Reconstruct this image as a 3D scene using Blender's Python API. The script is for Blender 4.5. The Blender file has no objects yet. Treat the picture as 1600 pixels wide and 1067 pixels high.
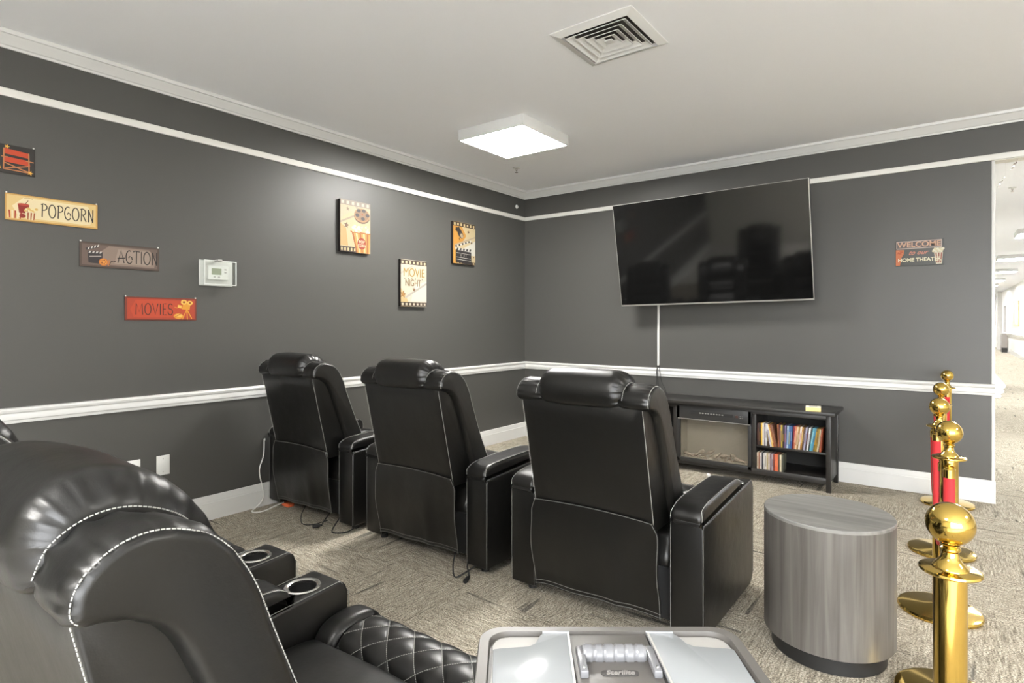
import bpy, bmesh, math, random
from mathutils import Vector, Matrix, noise
random.seed(7)
PI = math.pi
S = bpy.context.scene
COL = S.collection
# ---------------------------------------------------------------- camera
H = 1.37; TH = math.radians(37.0)
cd = bpy.data.cameras.new('camera'); cam = bpy.data.objects.new('camera', cd); COL.objects.link(cam)
cam.location = (0, 0, H); cam.rotation_euler = (PI/2, 0, TH)
cd.sensor_width = 36; cd.lens = 902/1600*36; cd.shift_y = -29/1600; cd.clip_start = .02; cd.clip_end = 200
S.camera = cam
# ---------------------------------------------------------------- exposure + world
S.view_settings.view_transform = 'Standard'; S.view_settings.look = 'None'
S.view_settings.gamma = 1; S.view_settings.use_curve_mapping = False
S.view_settings.exposure = 0.34
W = bpy.data.worlds.new('world'); S.world = W; W.use_nodes = True
bg = W.node_tree.nodes['Background']; bg.inputs[0].default_value = (.95, .97, 1, 1); bg.inputs[1].default_value = 16.0
# daylight outside: stronger glow below the horizon added to lift the ceiling, softer sky above
_n = W.node_tree.nodes; _g = _n.new('ShaderNodeNewGeometry'); _s = _n.new('ShaderNodeSeparateXYZ'); _r = _n.new('ShaderNodeMapRange')
_r.inputs['From Min'].default_value = .1; _r.inputs['From Max'].default_value = -.1; _r.inputs['To Min'].default_value = 8.0; _r.inputs['To Max'].default_value = 19.0
W.node_tree.links.new(_g.outputs['Incoming'], _s.inputs[0]); W.node_tree.links.new(_s.outputs[2], _r.inputs[0]); W.node_tree.links.new(_r.outputs[0], bg.inputs[1])
PANEL = 88.0      # emission of the ceiling panels
# ---------------------------------------------------------------- materials
def srgb(r, g, b):
    f = lambda c: ((c/255+.055)/1.055)**2.4 if c/255 > .04045 else c/255/12.92
    return (f(r), f(g), f(b), 1)
def mat(name, c, rough=.5, metal=0, spec=.5, coat=0, bump=None, emit=None, trans=0, alpha=1, var=None):
    m = bpy.data.materials.new(name); m.use_nodes = True; nt = m.node_tree
    p = nt.nodes['Principled BSDF']
    if len(c) == 3: c = (*c, 1)
    p.inputs['Base Color'].default_value = c; p.inputs['Roughness'].default_value = rough
    p.inputs['Metallic'].default_value = metal; p.inputs['Specular IOR Level'].default_value = spec
    p.inputs['Coat Weight'].default_value = coat; p.inputs['Transmission Weight'].default_value = trans
    p.inputs['Alpha'].default_value = alpha
    if emit: p.inputs['Emission Color'].default_value = (*emit[:3], 1); p.inputs['Emission Strength'].default_value = emit[3]
    tc = nt.nodes.new('ShaderNodeTexCoord')
    if bump:   # (scale, strength, distance, detail)
        n = nt.nodes.new('ShaderNodeTexNoise'); n.inputs['Scale'].default_value = bump[0]; n.inputs['Detail'].default_value = bump[3]
        nt.links.new(tc.outputs['Object'], n.inputs['Vector'])
        b = nt.nodes.new('ShaderNodeBump'); b.inputs['Strength'].default_value = bump[1]; b.inputs['Distance'].default_value = bump[2]
        nt.links.new(n.outputs['Fac'], b.inputs['Height']); nt.links.new(b.outputs[0], p.inputs['Normal'])
    if var:    # (scale, colour 2)
        n = nt.nodes.new('ShaderNodeTexNoise'); n.inputs['Scale'].default_value = var[0]; n.inputs['Detail'].default_value = 4
        nt.links.new(tc.outputs['Object'], n.inputs['Vector'])
        mx = nt.nodes.new('ShaderNodeMix'); mx.data_type = 'RGBA'
        mx.inputs[6].default_value = c; mx.inputs[7].default_value = (*var[1][:3], 1)
        nt.links.new(n.outputs['Fac'], mx.inputs[0]); nt.links.new(mx.outputs[2], p.inputs['Base Color'])
    return m
def leather_mat():
    m = mat('black_leather', (.0045, .0043, .0038), .37, spec=.50); nt = m.node_tree; p = nt.nodes['Principled BSDF']
    tc = nt.nodes.new('ShaderNodeTexCoord')
    v = nt.nodes.new('ShaderNodeTexVoronoi'); v.inputs['Scale'].default_value = 420
    n = nt.nodes.new('ShaderNodeTexNoise'); n.inputs['Scale'].default_value = 9; n.inputs['Detail'].default_value = 5; n.inputs['Roughness'].default_value = .45
    for q in (v, n): nt.links.new(tc.outputs['Object'], q.inputs['Vector'])
    b1 = nt.nodes.new('ShaderNodeBump'); b1.inputs['Strength'].default_value = .10; b1.inputs['Distance'].default_value = .0006
    b2 = nt.nodes.new('ShaderNodeBump'); b2.inputs['Strength'].default_value = .35; b2.inputs['Distance'].default_value = .010
    nt.links.new(n.outputs['Fac'], b2.inputs['Height']); nt.links.new(v.outputs['Distance'], b1.inputs['Height'])
    nt.links.new(b2.outputs[0], b1.inputs['Normal']); nt.links.new(b1.outputs[0], p.inputs['Normal'])
    return m
def carpet_mat():
    m = mat('carpet_tiles', (.3, .27, .2), .95, spec=.1); nt = m.node_tree; p = nt.nodes['Principled BSDF']; L = nt.links.new
    N = nt.nodes.new
    tc = N('ShaderNodeTexCoord'); sep = N('ShaderNodeSeparateXYZ'); L(tc.outputs['Object'], sep.inputs[0])
    def mth(op, a, b=None, c=None):
        q = N('ShaderNodeMath'); q.operation = op
        for i, v in enumerate((a, b, c)):
            if v is None: continue
            if isinstance(v, (int, float)): q.inputs[i].default_value = v
            else: L(v, q.inputs[i])
        return q.outputs[0]
    X, Y = sep.outputs[0], sep.outputs[1]
    fx = mth('FLOOR', mth('DIVIDE', mth('ADD', X, .12), .61)); fy = mth('FLOOR', mth('DIVIDE', mth('ADD', Y, .22), .61))
    par = mth('MODULO', mth('ABSOLUTE', mth('ADD', fx, fy)), 2)
    def mix(f, a, b):
        q = N('ShaderNodeMix'); q.data_type = 'FLOAT'; L(f, q.inputs[0])
        for i, v in ((2, a), (3, b)):
            if isinstance(v, (int, float)): q.inputs[i].default_value = v
            else: L(v, q.inputs[i])
        return q.outputs[0]
    U = mix(par, X, Y); V = mix(par, Y, X)
    tid = mth('ADD', mth('MULTIPLY', fx, 3.7), mth('MULTIPLY', fy, 7.3))
    def streak(su, sv, off, det=2):
        cb = N('ShaderNodeCombineXYZ'); L(mth('ADD', mth('MULTIPLY', U, su), tid), cb.inputs[0]); L(mth('MULTIPLY', V, sv), cb.inputs[1]); L(mth('ADD', tid, off), cb.inputs[2])
        n = N('ShaderNodeTexNoise'); n.inputs['Scale'].default_value = 1; n.inputs['Detail'].default_value = det
        L(cb.outputs[0], n.inputs['Vector']); return n.outputs['Fac']
    fine = streak(16, 125, 0, 3); broad = streak(1.6, 22, 5, 2); gr = N('ShaderNodeTexNoise'); gr.inputs['Scale'].default_value = 150; gr.inputs['Detail'].default_value = 2
    L(tc.outputs['Object'], gr.inputs['Vector'])
    def ramp(f, pts):
        r = N('ShaderNodeValToRGB'); L(f, r.inputs[0]); e = r.color_ramp.elements
        e[0].position, e[0].color = pts[0]; e[1].position, e[1].color = pts[-1]
        for q in pts[1:-1]:
            k = e.new(q[0]); k.color = q[1]
        return r.outputs[0]
    base = ramp(fine, [(.30, (.20, .178, .142, 1)), (.5, (.335, .302, .243, 1)), (.70, (.47, .435, .365, 1))])
    dark = ramp(broad, [(.29, (.42, .43, .45, 1)), (.37, (.97, .97, .97, 1)), (.64, (1, 1, 1, 1)), (.74, (1.2, 1.2, 1.2, 1))])
    grn = ramp(gr.outputs['Fac'], [(.34, (.40, .39, .38, 1)), (.66, (1.6, 1.6, 1.6, 1))])
    def mul(a, b):
        q = N('ShaderNodeMix'); q.data_type = 'RGBA'; q.blend_type = 'MULTIPLY'; q.inputs[0].default_value = 1; L(a, q.inputs[6]); L(b, q.inputs[7]); return q.outputs[2]
    L(mul(mul(base, dark), grn), p.inputs['Base Color'])
    b = N('ShaderNodeBump'); b.inputs['Strength'].default_value = .5; b.inputs['Distance'].default_value = .004
    L(gr.outputs['Fac'], b.inputs['Height']); L(b.outputs[0], p.inputs['Normal'])
    return m
def wood_mat(name, scl, c1, c2, rough=.42, rot=0):
    m = mat(name, c1, rough); nt = m.node_tree; p = nt.nodes['Principled BSDF']; L = nt.links.new; N = nt.nodes.new
    tc = N('ShaderNodeTexCoord'); mp = N('ShaderNodeMapping'); mp.inputs['Scale'].default_value = scl; mp.inputs['Rotation'].default_value = (0, 0, rot)
    L(tc.outputs['Object'], mp.inputs[0])
    n = N('ShaderNodeTexNoise'); n.inputs['Scale'].default_value = 1; n.inputs['Detail'].default_value = 6; n.inputs['Distortion'].default_value = .6
    L(mp.outputs[0], n.inputs['Vector'])
    r = N('ShaderNodeValToRGB'); e = r.color_ramp.elements; e[0].position = .33; e[0].color = (*c1, 1); e[1].position = .68; e[1].color = (*c2, 1)
    L(n.outputs['Fac'], r.inputs[0]); L(r.outputs[0], p.inputs['Base Color'])
    return m
def clear_mat(name, tint, gloss=.08, rough=.03):
    m = bpy.data.materials.new(name); m.use_nodes = True; nt = m.node_tree; nt.nodes.remove(nt.nodes['Principled BSDF'])
    t = nt.nodes.new('ShaderNodeBsdfTransparent'); t.inputs[0].default_value = (*tint, 1)
    g = nt.nodes.new('ShaderNodeBsdfGlossy'); g.inputs['Roughness'].default_value = rough
    x = nt.nodes.new('ShaderNodeMixShader'); x.inputs[0].default_value = gloss
    nt.links.new(t.outputs[0], x.inputs[1]); nt.links.new(g.outputs[0], x.inputs[2])
    nt.links.new(x.outputs[0], nt.nodes['Material Output'].inputs[0]); return m
K = {}
K['leather'] = leather_mat()
K['carpet'] = carpet_mat()
K['wall'] = mat('charcoal_wall_paint', (.062, .061, .057), .43, spec=.5, bump=(260, .12, .0012, 2))
K['cream'] = mat('cream_wall_paint', (.74, .72, .65), .6, bump=(200, .1, .001, 2))
K['ceiling'] = mat('ceiling_paint', (.87, .88, .90), .75, bump=(220, .1, .001, 2))
K['trim'] = mat('white_trim_paint', (.60, .60, .585), .35)
K['rail'] = mat('offwhite_rail_paint', (.63, .62, .585), .45)
K['white'] = mat('white_plastic', (.66, .66, .64), .35)
K['cable_white'] = mat('white_cord_rubber', (.75, .75, .72), .4)
K['emit'] = mat('panel_diffuser', (1, 1, 1), .5, emit=(1, .975, .93, PANEL))
K['emit2'] = mat('hallway_diffuser', (1, 1, 1), .5, emit=(.97, .98, 1, 85))
K['thread'] = mat('pale_thread', (.36, .36, .335), .7)
K['piping'] = mat('grey_piping', (.17, .17, .16), .4)
K['dark'] = mat('black_mechanism_cloth', (.012, .012, .012), .8)
K['rubber'] = mat('black_rubber', (.015, .015, .015), .5)
K['chrome'] = mat('brushed_steel_ring', (.62, .61, .59), .25, metal=1)
K['cup'] = mat('black_cup_plastic', (.015, .015, .015), .3)
K['gold'] = mat('polished_gold', (.66, .46, .12), .09, metal=1)
K['red'] = mat('red_velvet', (.44, .014, .018), .8, bump=(500, .4, .001, 2))
K['console'] = wood_mat('black_brown_laminate', (2, 40, 40), (.012, .011, .010), (.018, .016, .014), .42)
K['console_dark'] = mat('dark_cabinet_back', (.010, .010, .009), .6)
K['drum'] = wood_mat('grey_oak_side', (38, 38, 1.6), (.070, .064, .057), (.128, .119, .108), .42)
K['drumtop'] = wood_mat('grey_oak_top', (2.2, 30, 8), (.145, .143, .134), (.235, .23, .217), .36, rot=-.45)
K['plinth'] = mat('black_plinth', (.012, .012, .012), .45)
K['screen'] = mat('black_glass_screen', (.004, .004, .004), .07, spec=.6)
K['bezel'] = mat('silver_bezel', (.55, .54, .51), .3, metal=.8)
K['black'] = mat('black_plastic', (.02, .02, .02), .4)
K['glass'] = clear_mat('clear_glass', (.96, .96, .95), .07)
K['acrylic'] = clear_mat('clear_acrylic', (.93, .94, .93), .05, .02)
K['greige'] = mat('fireplace_back_panel', (.30, .265, .215), .6)
K['log'] = mat('pale_fake_logs', (.36, .30, .23), .8, bump=(60, .8, .01, 4), var=(25, (.16, .12, .09)))
K['tote'] = mat('grey_tote_plastic', (.105, .098, .090), .40, bump=(300, .08, .0005, 2))
K['totebody'] = mat('frosted_tote_body', (.55, .56, .56), .35)
K['hatch'] = mat('frosted_hatch_plastic', (.31, .325, .34), .16, coat=.3, bump=(14, .08, .004, 2))
K['basin'] = mat('pale_grey_plastic', (.40, .392, .376), .35)
K['handle'] = mat('silver_grey_plastic', (.17, .172, .182), .28)
K['lcd'] = mat('lcd_green_grey', (.30, .33, .24), .3)
K['orange'] = mat('orange_plastic', (.75, .16, .06), .5)
K['silver'] = mat('silver_foil', (.8, .8, .8), .15, metal=1)
K['yellowbox'] = mat('yellow_card', (.85, .62, .25), .6)
_cm = {}; INK = .66
def C(r, g, b, rough=.55):
    k = (r, g, b, INK)
    if k not in _cm: _cm[k] = mat('ink_%d_%d_%d' % k[:3], tuple(q*INK for q in srgb(r, g, b)[:3]), rough)
    return _cm[k]
# ---------------------------------------------------------------- mesh builder
class MB:
    def __init__(s): s.v = []; s.f = []; s.m = []
    def add(s, vs, fs, mi=0):
        o = len(s.v); s.v += [tuple(v) for v in vs]; s.f += [tuple(i+o for i in f) for f in fs]; s.m += [mi]*len(fs); return s
    def box(s, x0, x1, y0, y1, z0, z1, mi=0):
        return s.add([(x0,y0,z0),(x1,y0,z0),(x1,y1,z0),(x0,y1,z0),(x0,y0,z1),(x1,y0,z1),(x1,y1,z1),(x0,y1,z1)],
                     [(0,3,2,1),(4,5,6,7),(0,1,5,4),(1,2,6,5),(2,3,7,6),(3,0,4,7)], mi)
    def prism(s, pts, a, b, f, mi=0):      # polygon swept between a and b; f(p, t) -> 3D point
        n = len(pts); vs = [f(p, a) for p in pts]+[f(p, b) for p in pts]
        return s.add(vs, [tuple(range(n))[::-1], tuple(range(n, 2*n))]+[(i, (i+1) % n, n+(i+1) % n, n+i) for i in range(n)], mi)
    def lathe(s, prof, n=32, c=(0,0,0), mi=0, caps=True):
        vs = []; fs = []
        for r, z in prof:
            for i in range(n): a = 2*PI*i/n; vs.append((c[0]+r*math.cos(a), c[1]+r*math.sin(a), c[2]+z))
        for k in range(len(prof)-1):
            for i in range(n): j = (i+1) % n; fs.append((k*n+i, k*n+j, (k+1)*n+j, (k+1)*n+i))
        if caps: fs.append(tuple(range(n))[::-1]); fs.append(tuple(range((len(prof)-1)*n, len(prof)*n)))
        return s.add(vs, fs, mi)
    def tube(s, pts, r, n=8, mi=0, rfun=None):
        pts = [Vector(p) for p in pts]; vs = []; fs = []; up = Vector((0, 0, 1)); m = len(pts); pu = None
        for i, p in enumerate(pts):
            t = (pts[min(i+1, m-1)]-pts[max(i-1, 0)]).normalized()
            if pu is None: pu = up if abs(t.z) < .9 else Vector((1, 0, 0))
            u = (pu-t*pu.dot(t));
            if u.length < 1e-6: u = t.orthogonal()
            u.normalize(); pu = u; w = t.cross(u); rr = rfun(i/(m-1)) if rfun else r
            for k in range(n): a = 2*PI*k/n; vs.append(p+(u*math.cos(a)+w*math.sin(a))*rr)
        for i in range(m-1):
            for k in range(n): j = (k+1) % n; fs.append((i*n+k, i*n+j, (i+1)*n+j, (i+1)*n+k))
        fs.append(tuple(range(n))[::-1]); fs.append(tuple(range((m-1)*n, m*n)))
        return s.add(vs, fs, mi)
    def sphere(s, c, r, mi=0, n=20, sq=(1,1,1)):
        vs = [(c[0], c[1], c[2]-r*sq[2])]; fs = []; m = n//2
        for k in range(1, m):
            a = -PI/2+PI*k/m
            for i in range(n): b = 2*PI*i/n; vs.append((c[0]+r*sq[0]*math.cos(a)*math.cos(b), c[1]+r*sq[1]*math.cos(a)*math.sin(b), c[2]+r*sq[2]*math.sin(a)))
        vs.append((c[0], c[1], c[2]+r*sq[2])); T = len(vs)-1
        for i in range(n): j = (i+1) % n; fs.append((0, 1+j, 1+i)); fs.append((T, 1+(m-2)*n+i, 1+(m-2)*n+j))
        for k in range(m-2):
            for i in range(n): j = (i+1) % n; fs.append((1+k*n+i, 1+k*n+j, 1+(k+1)*n+j, 1+(k+1)*n+i))
        return s.add(vs, fs, mi)
    def dashes(s, pts, r, on=.0048, off=.0019, mi=0):       # a row of stitches along a polyline
        pts = [Vector(p) for p in pts]; L = [0]
        for a, b in zip(pts, pts[1:]): L.append(L[-1]+(b-a).length)
        def at(d):
            for i in range(len(pts)-1):
                if d <= L[i+1] or i == len(pts)-2:
                    t = (d-L[i])/max(1e-9, L[i+1]-L[i]); return pts[i].lerp(pts[i+1], min(1, t))
        d = 0
        while d+on < L[-1]:
            s.tube([at(d), at(d+on)], r, 5, mi); d += on+off
        return s
    def build(s, name, m, parent=None, bevel=0, seg=2, smooth=True, ang=38, loc=None):
        me = bpy.data.meshes.new(name); me.from_pydata(s.v, [], s.f)
        ms = m if isinstance(m, (list, tuple)) else [m]
        for q in ms: me.materials.append(q)
        for p, i in zip(me.polygons, s.m): p.material_index = i
        bm = bmesh.new(); bm.from_mesh(me); bmesh.ops.recalc_face_normals(bm, faces=bm.faces)
        if bevel:
            es = [e for e in bm.edges if len(e.link_faces) == 2 and e.calc_face_angle(0) > math.radians(30)]
            bmesh.ops.bevel(bm, geom=es, offset=bevel, segments=seg, profile=.5, affect='EDGES', clamp_overlap=True)
        bm.to_mesh(me); bm.free()
        if smooth:
            me.polygons.foreach_set('use_smooth', [True]*len(me.polygons)); me.set_sharp_from_angle(angle=math.radians(ang))
        o = bpy.data.objects.new(name, me); COL.objects.link(o)
        if parent: o.parent = parent
        if loc: o.location = loc
        return o
def tag(o, label=None, cat=None, group=None, kind=None):
    if label: o['label'] = label
    if cat: o['category'] = cat
    if group: o['group'] = group
    if kind: o['kind'] = kind
    return o
def thing(name, label, cat, loc=(0,0,0), rz=0, group=None):
    o = bpy.data.objects.new(name, None); COL.objects.link(o); o.empty_display_size = .1
    o.location = loc; o.rotation_euler = (0, 0, rz); return tag(o, label, cat, group)
def struct(o): o['kind'] = 'structure'; return o
def dup(root, loc, rz, label):
    r = root.copy(); COL.objects.link(r); r.location = loc; r.rotation_euler = (0, 0, rz); r['label'] = label
    for ch in list(root.children):
        c = ch.copy(); COL.objects.link(c); c.parent = r
        for g in ch.children:
            d = g.copy(); COL.objects.link(d); d.parent = c
    return r
def crom(pts, n=6, closed=True):       # Catmull-Rom through points of any dimension
    P = [Vector(p) for p in pts]; m = len(P); out = []
    rng = range(m) if closed else range(m-1)
    for i in rng:
        if closed: a, b, c, d = P[(i-1) % m], P[i], P[(i+1) % m], P[(i+2) % m]
        else: a, b, c, d = P[max(i-1, 0)], P[i], P[i+1], P[min(i+2, m-1)]
        for k in range(n):
            t = k/n; out.append(.5*((2*b)+(c-a)*t+(2*a-5*b+4*c-d)*t*t+(3*b-a-3*c+d)*t**3))
    if not closed: out.append(P[-1])
    return out
def bez(pts, n=8): return crom(pts, n, False)
# ---------------------------------------------------------------- the room
XL, YB, ZC = -4.103, 5.704, 2.95
XE = .272
struct(MB().box(-4.3, 6.2, -.25, 42.5, -.1, 0).build('floor', K['carpet'], smooth=False))
struct(MB().box(-4.3, 6.2, -3.2, -.25, -.1, 0).build('floor', mat('pale_bounce_floor', (.72, .70, .66), .5), smooth=False))  # unseen pale floor strip, added to bounce light onto the ceiling
struct(MB().box(-4.3, 6.2, -3.2, 42.5, ZC, ZC+.1).build('ceiling', K['ceiling'], smooth=False))
struct(MB().box(XL-.15, XL, -3.2, YB+.12, 0, ZC).build('wall_left', K['wall'], smooth=False))
b = MB().box(XL-.15, XE, YB, YB+.12, 0, ZC).box(XE, 6.2, YB, YB+.12, 2.606, ZC)
b.box(XE-.12, XE-.001, YB+.12, 42, 0, ZC, 1).box(XE, 6.2, YB+.12, YB+.125, 2.602, ZC, 1).box(XE, 6.2, YB+.004, YB+.12, 2.601, 2.606, 1)
struct(b.build('wall_back', [K['wall'], K['cream']], smooth=False))
# room behind the camera and the lobby to the right
b = MB().box(XL, .2, -3.2, -3.05, 0, ZC).box(.2, 6.2, -3.2, -3.05, 0, .3).box(.2, 6.2, -3.2, -3.05, 2.75, ZC)
for x in (1.7, 3.2, 4.7, 6.0): b.box(x, x+.15, -3.2, -3.05, .3, 2.75)  # window openings between these piers are added to let world light in
struct(b.build('wall_rear', K['cream'], smooth=False))
b = MB().box(6.05, 6.2, -3.2, 7.65, 0, ZC).box(2.4, 6.05, 7.5, 7.65, 0, ZC)
struct(b.build('wall_right', K['cream'], smooth=False))
b = MB().box(2.25, 2.4, 7.5, 36, 0, ZC).box(2.25, 2.4, 37.6, 42, 0, ZC).box(.1, 2.6, 42, 42.15, 0, ZC).box(2.25, 2.4, 36, 37.6, 2.2, ZC)
b.box(2.05, 2.25, 38.6, 39.0, 0, ZC)
struct(b.build('wall_hallway', mat('hallway_paint', (.72, .71, .69), .6), smooth=False))
# mouldings
def run(prof, walls, name, m=K['trim']):
    b = MB()
    for w in walls:
        if w[0] == 'L': b.prism(prof, w[1], w[2], lambda p, t: (XL+p[0], t, p[1]))
        if w[0] == 'B': b.prism(prof, w[1], w[2], lambda p, t: (t, YB-p[0], p[1]))
        if w[0] == 'H': b.prism(prof, w[1], w[2], lambda p, t: (XE+p[0], t, p[1]))
        if w[0] == 'R': b.prism(prof, w[1], w[2], lambda p, t: (2.25-p[0], t, p[1]))
    return struct(b.build(name, m, ang=30))
crown = [(0,2.868),(.010,2.868),(.013,2.880),(.022,2.884),(.028,2.893),(.05,2.915),(.06,2.928),(.072,2.930),(.075,2.950),(0,2.95)]
run(crown, [('L', -3.05, YB), ('B', XL, 6.05)], 'trim_1')
prail = [(0,2.606),(.014,2.606),(.016,2.610),(.016,2.646),(.013,2.650),(0,2.650)]
run(prail, [('L', -3.05, YB), ('B', XL, 6.05)], 'trim_2', K['rail'])
crail = [(0,.818),(.012,.818),(.016,.828),(.016,.834),(.022,.840),(.024,.862),(.020,.872),(.030,.880),(.034,.892),(.028,.902),(0,.904)]
run(crail, [('L', -3.05, YB), ('B', XL, XE+.02)], 'trim_3')
brd = [(0,0),(.017,0),(.017,.118),(.012,.124),(.012,.140),(.009,.147),(.010,.158),(.006,.168),(0,.170)]
run(brd, [('L', -3.05, YB)], 'baseboard_left'); run(brd, [('B', XL, XE+.022)], 'baseboard_back')
hrail = [(0,.80),(.05,.80),(.06,.815),(.05,.828),(.07,.84),(.075,.86),(.062,.868),(.08,.88),(.085,.90),(.06,.915),(0,.925)]
run(hrail, [('H', YB+.02, 34)], 'trim_4', K['rail'])
run(hrail, [('R', 11, 36)], 'trim_5', K['rail'])
run(brd, [('R', 11, 36), ('H', YB+.13, 41.9)], 'baseboard_hallway')
struct(MB().box(XE-.001, XE+.020, YB-.004, YB+.12, 0, 2.604).build('trim_6', K['trim'], bevel=.003))
# hallway doors
d = struct(MB().box(.62, 1.55, 41.93, 42, 0, 2.25).box(.68, 1.49, 41.9, 41.94, .02, 2.19).build('door_1', K['trim']))
MB().box(.76, .86, 41.84, 41.9, 1.0, 1.04).build('door_handle', K['bezel'], d)
d = struct(MB().box(2.34, 2.4, 36.0, 37.6, 0, 2.2).build('door_2', mat('brown_door', (.10, .05, .045), .5)))
MB().box(2.31, 2.34, 36.1, 36.14, .95, 1.1).build('door_handle', K['bezel'], d)
# ---------------------------------------------------------------- ceiling fixtures
def ceiling_light(x, y, label, w=.61, z0=2.862, group=None, em='emit'):
    t = thing('ceiling_light', label, 'ceiling light', (x, y, ZC), 0, group); h = w/2; z = z0-ZC
    b = MB()
    b.box(-h-.012, -h, -h-.012, h+.012, z, 0).box(h, h+.012, -h-.012, h+.012, z, 0).box(-h, h, -h-.012, -h, z, 0).box(-h, h, h, h+.012, z, 0)
    b.build('housing', K['white'], t, bevel=.002)
    MB().box(-h, h, -h, h, z+.004, z+.012).build('diffuser', K[em], t, smooth=False)
    return t
ceiling_light(-2.875, 3.845, 'square white surface mounted light panel glowing above the recliners', .63)
ceiling_light(-1.0, -1.4, 'added square white light panel behind the viewer, out of view', .63)  # unseen panel, added to help light the room
ceiling_light(3.1, 2.2, 'added square white light panel over the unseen lobby carpet', .63)  # another unseen panel, added for light bounced off the lobby floor
for i, y in enumerate((13.2, 18.0, 22.4, 26.9, 30.4)):
    ceiling_light(1.29, y, ['nearest glowing light panel on the hallway ceiling, cut by the frame edge', 'second glowing light panel along the hallway ceiling',
        'third glowing light panel along the hallway ceiling', 'fourth glowing light panel along the hallway ceiling', 'farthest glowing light panel on the hallway ceiling'][i], .66, group='hallway ceiling light panels', em='emit2')
ceiling_light(1.29, 8.0, 'added light panel on the hallway ceiling just past the header, out of view', .66, em='emit2')  # added out of view to brighten the near hallway
ceiling_light(1.29, 35.0, 'added light panel on the hallway ceiling near its far door', .66, em='emit2')  # added to lift the dark far end of the hallway
ceiling_light(1.29, 39.5, 'added light panel on the hallway ceiling directly before the far white door', .66, em='emit2')  # also added, brightens the end wall and door
# vent
t = thing('ceiling_vent', 'square white stepped air vent set in the ceiling', 'vent', (-1.496, 2.888, ZC))
b = MB(); h = .243
def ring(b, h, w, z0, z1, slope=0):
    o = [(-h,-h),(h,-h),(h,h),(-h,h)]; k = h-w; i = [(-k,-k),(k,-k),(k,k),(-k,k)]
    vs = [(x,y,z0) for x,y in o]+[(x,y,z1) for x,y in i]+[(x,y,z0+.004) for x,y in o]+[(x,y,z1+.004) for x,y in i]
    fs = []
    for q in range(4):
        r = (q+1) % 4; fs += [(q,r,4+r,4+q),(8+q,12+q,12+r,8+r),(q,8+q,8+r,r),(4+q,4+r,12+r,12+q)]
    b.add(vs, fs)
ring(b, h, .045, -.004, -.02); ring(b, h-.045, .004, -.02, .0)
b.build('frame', K['white'], t, smooth=False)
for k, hh in enumerate((.180, .138, .098, .058)):
    b = MB(); ring(b, hh, .034, -.024+.002*k, -.002); b.build('louver', K['white'], t, smooth=False)
MB().box(-.022, .022, -.022, .022, -.02, -.014).build('center_plate', K['white'], t)
MB().box(-.197, .197, -.197, .197, -.0018, -.0008).build('duct_opening', mat('dark_duct', (.05, .045, .04), .8), t)
# sprinkler heads and sensor
def sprinkler(x, y, label):
    t = thing('sprinkler_head', label, 'sprinkler', (x, y, ZC))
    MB().lathe([(.04,0),(.038,-.006),(.012,-.008)], 20).build('escutcheon', K['white'], t)
    MB().lathe([(.012,-.006),(.010,-.03),(.003,-.034),(.003,-.045),(.016,-.046),(.016,-.049)], 14).build('nozzle', K['chrome'], t)
sprinkler(-3.50, 4.72, 'small sprinkler head on the ceiling beyond the light panel')
sprinkler(.61, 8.9, 'white sprinkler head hanging from the hallway ceiling')
t = thing('wall_sensor', 'tiny round white sensor high on left wall near the corner', 'sensor', (XL, 5.535, 2.756))
b = MB(); n = 20
for r0, x0, r1, x1, q in ((.024, 0, .020, .012, 0),):
    vs = [(x0, r0*math.cos(2*PI*i/n), r0*math.sin(2*PI*i/n)) for i in range(n)]+[(x1, r1*math.cos(2*PI*i/n), r1*math.sin(2*PI*i/n)) for i in range(n)]
    b.add(vs, [(i, (i+1) % n, n+(i+1) % n, n+i) for i in range(n)]+[tuple(range(n, 2*n)), tuple(range(n))[::-1]])
b.build('cover', K['white'], t); MB().sphere((.013, 0, 0), .007).build('lens', K['bezel'], t)
# hanging foil swirls under the header
for k, (x, z, lab) in enumerate(((.305, 2.45, 'twisted silver foil strip hanging by the wall end'), (.385, 2.575, 'upper twisted silver foil strip hanging in the hallway opening'))):
    pts = [(x+.05*q/12, YB+.05+.008*math.sin(q*1.3), z-.05+.09*q/12+.008*math.cos(q*1.3)) for q in range(13)]
    tag(MB().tube(bez(pts, 3), .003, 5, rfun=lambda t: .0015+.004*math.sin(PI*t)).tube([pts[-1], (pts[-1][0], pts[-1][1], 2.603)], .0006, 5).build('foil_swirl', K['silver']), lab, 'decoration')
# hallway furnishings
t = thing('framed_picture', 'gold framed picture on the hallway right wall', 'picture', (2.25, 30.7, 1.75))
MB().box(-.05, 0, -.95, -.8, -.5, .5).box(-.05, 0, .8, .95, -.5, .5).box(-.05, 0, -.8, .8, .38, .5).box(-.05, 0, -.8, .8, -.5, -.38).build('frame', mat('pale_gold_frame', (.62, .52, .28), .4), t)
MB().box(-.03, -.005, -.8, .8, -.38, .38).build('canvas', mat('beige_picture', (.62, .52, .45), .6), t)
t = thing('hallway_cabinet', 'small grey cabinet with dark base far down the hallway', 'cabinet', (2.13, 35.4, 0))
MB().box(-.12, .11, -.4, .4, .22, .88).build('body', mat('grey_metal', (.35, .33, .31), .4), t)
MB().box(-.10, .09, -.38, .38, 0, .22).build('base', K['black'], t)
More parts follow.
